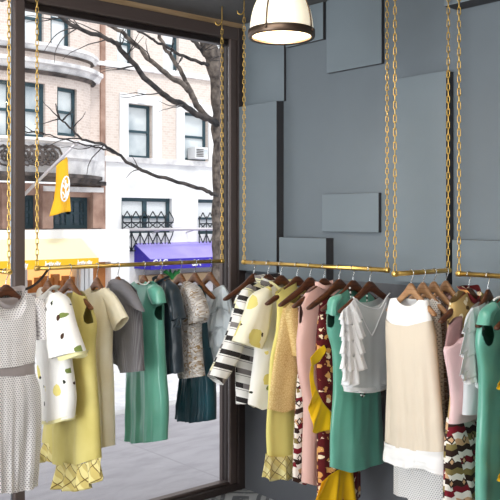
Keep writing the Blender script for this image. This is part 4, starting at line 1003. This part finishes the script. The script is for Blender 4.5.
# bare street tree
YT = 9.6
tt = thing('tree', 'bare street tree with pale trunk and long reaching branches outside the window', 'tree', (fx(223, YT), YT, -.05)); T0 = Vector(tt.location)
def limb(name, pts, r0, r1, dy=0., m='bark'):
    q = curve([fac(px, py, YT+dy*i/len(pts))-T0 for i, (px, py) in enumerate(pts)], 5); n = len(q)
    q = [p+Vector((.014*math.sin(i*1.3), .02*math.cos(i*1.1), .012*math.sin(i*2.1)))*(1 if 0 < i < n-1 else 0) for i, p in enumerate(q)]
    bm = bmesh.new(); kf = 1. if name == 'trunk' else .54
    tube(bm, q, [kf*lerp(r0, r1, i/(n-1))*(1+.05*math.sin(i*1.7)) for i in range(n)], 10); return link(name, bm, m, tt, True)
limb('trunk', [(223.5, 303), (223, 270), (222.5, 230), (222.5, 190), (222, 150), (221, 115), (219, 85), (214, 62), (209, 45), (204, 25), (198, -10)], .25, .15, 0)
limb('branch', [(220, 128), (212, 120), (200, 116), (183, 105), (161, 93), (135, 66), (118, 46), (108, 39), (78, 28), (44, 6), (20, -10)], .14, .045, -1.2, 'bark_dark')
limb('branch', [(206, 118), (197, 105), (190, 92), (182, 84), (161, 70), (140, 49), (124, 34), (108, 24), (85, 8)], .13, .05, -.8)
limb('branch', [(192, 94), (186, 82), (179, 68), (170, 55), (163, 44), (159, 32), (157, 12)], .09, .06, .8)
limb('branch', [(208, 65), (202, 63), (183, 56), (165, 46), (150, 38), (132, 26), (112, 17)], .075, .03, -.5, 'bark_dark')
limb('branch', [(212, 62), (205, 54), (195, 42), (186, 32), (172, 16)], .11, .06, .3, 'bark_dark')
limb('branch', [(210, 58), (206, 46), (198, 38), (190, 26)], .10, .05, .6)
limb('branch', [(217, 75), (220, 55), (226, 40), (236, 20)], .14, .09, .5, 'bark_dark')
limb('branch', [(222, 197), (212, 193.5), (202, 189), (171, 180), (141, 170), (120, 156), (104, 145), (82, 139), (72, 129), (60, 119)], .085, .025, -1., 'bark_dark')
limb('branch', [(118, 155), (104, 149), (90, 146), (70, 141), (45, 134), (20, 131)], .035, .015, -.4, 'bark_dark')
bm = bmesh.new(); rr = random.Random(3)
for (x, y, a0, L_) in [(160, 93, 200, 40), (135, 66, 175, 36), (108, 39, 170, 50), (90, 33, 150, 40), (78, 28, 190, 45), (140, 49, 120, 24), (150, 60, 100, 22), (183, 105, 210, 26), (170, 55, 60, 26), (183, 56, 250, 18), (200, 50, 40, 26), (60, 119, 120, 16), (62, 121, 60, 16), (72, 129, 80, 22), (82, 139, 200, 40), (104, 145, 190, 44), (60, 119, 165, 26), (141, 170, 150, 18), (60, 18, 175, 34), (45, 134, 160, 24), (120, 46, 90, 22), (127, 56, 80, 26), (205, 50, 70, 20), (210, 60, 20, 18)]:
    for q in range(2):
        a = math.radians(a0+rr.uniform(-25, 25)); pts = [(x, y)]; n = 5
        for i in range(n):
            a += rr.uniform(-.35, .35); pts.append((pts[-1][0]+L_/n*math.cos(a), pts[-1][1]-L_/n*math.sin(a)))
        q_ = curve([fac(px, py, YT-.6-.1*i)-T0 for i, (px, py) in enumerate(pts)], 2); tube(bm, q_, [lerp(.013, .004, i/(len(q_)-1)) for i in range(len(q_))], 5)
link('twigs', bm, 'bark_dark', tt, True)
# cable drooping across the lower left of the far shop front
tag(tubeo('cable', curve([fac(px, py, YB-.3) for px, py in [(22, 290), (30, 287.5), (38, 282), (44, 275), (49, 268)]], 5), .03, 'cable_black'), 'black cable drooping in front of the glowing shop window', 'cable')

# ------------------------------------------------------------------ light
wd = bpy.data.worlds.new('World'); SC.world = wd; wd.use_nodes = True; nt = wd.node_tree; bg = nt.nodes['Background']
bg.inputs[0].default_value = (.93, .96, 1.0, 1); bg.inputs[1].default_value = 1.5
sd = bpy.data.lights.new('sun', 'SUN'); sd.energy = 1.7; sd.angle = math.radians(12); sd.color = (1, .97, .93); so = bpy.data.objects.new('sun', sd); COL.objects.link(so)
so.rotation_euler = Vector((.25, .70, -.85)).to_track_quat('-Z', 'Y').to_euler()
def area(name, loc, size, energy, tgt, col=(1, .96, .9), sy=None):
    l = bpy.data.lights.new(name, 'AREA'); l.energy = energy; l.size = size; l.color = col
    if sy: l.shape = 'RECTANGLE'; l.size_y = sy
    o = bpy.data.objects.new(name, l); COL.objects.link(o); o.location = loc; o.rotation_euler = (Vector(tgt)-Vector(loc)).to_track_quat('-Z', 'Y').to_euler(); return o
area('left_soft_fill', (-5.9, -1.6, 1.5), 3.0, 212, (0, -1.2, 1.3), (.95, .98, 1.), 2.4)  # added soft light from the left; the wall behind it has no window
area('ceiling_fill', (-3.4, -2.6, ZC-.03), 1.6, 36, (-3.0, -2.2, 0))  # added fills under the ceiling, out of view, with no lamp fixtures
area('ceiling_fill', (-2.2, -4.4, ZC-.03), 1.6, 44, (-1.8, -3.4, 0))  # added front fill for the clothes facing the camera
area('ceiling_fill', (-1.7, -1.5, ZC-.03), 1.0, 22, (-1.4, -1.2, 0))

# ------------------------------------------------------------------ camera and view
cd = bpy.data.cameras.new('camera'); cd.sensor_width = 36; cd.sensor_fit = 'HORIZONTAL'; cd.lens = F/500*36; cd.shift_y = -31/500; cd.clip_start = .05; cd.clip_end = 200
co = bpy.data.objects.new('camera', cd); COL.objects.link(co); co.location = CAM; co.rotation_euler = (PI/2, 0, -math.atan2(FWD.x, FWD.y)); SC.camera = co
SC.view_settings.view_transform = 'Standard'; SC.view_settings.look = 'None'; SC.view_settings.exposure = 0.; SC.view_settings.gamma = 1.; SC.view_settings.use_curve_mapping = False
SC.cycles.use_denoising = True; SC.cycles.transparent_max_bounces = 16
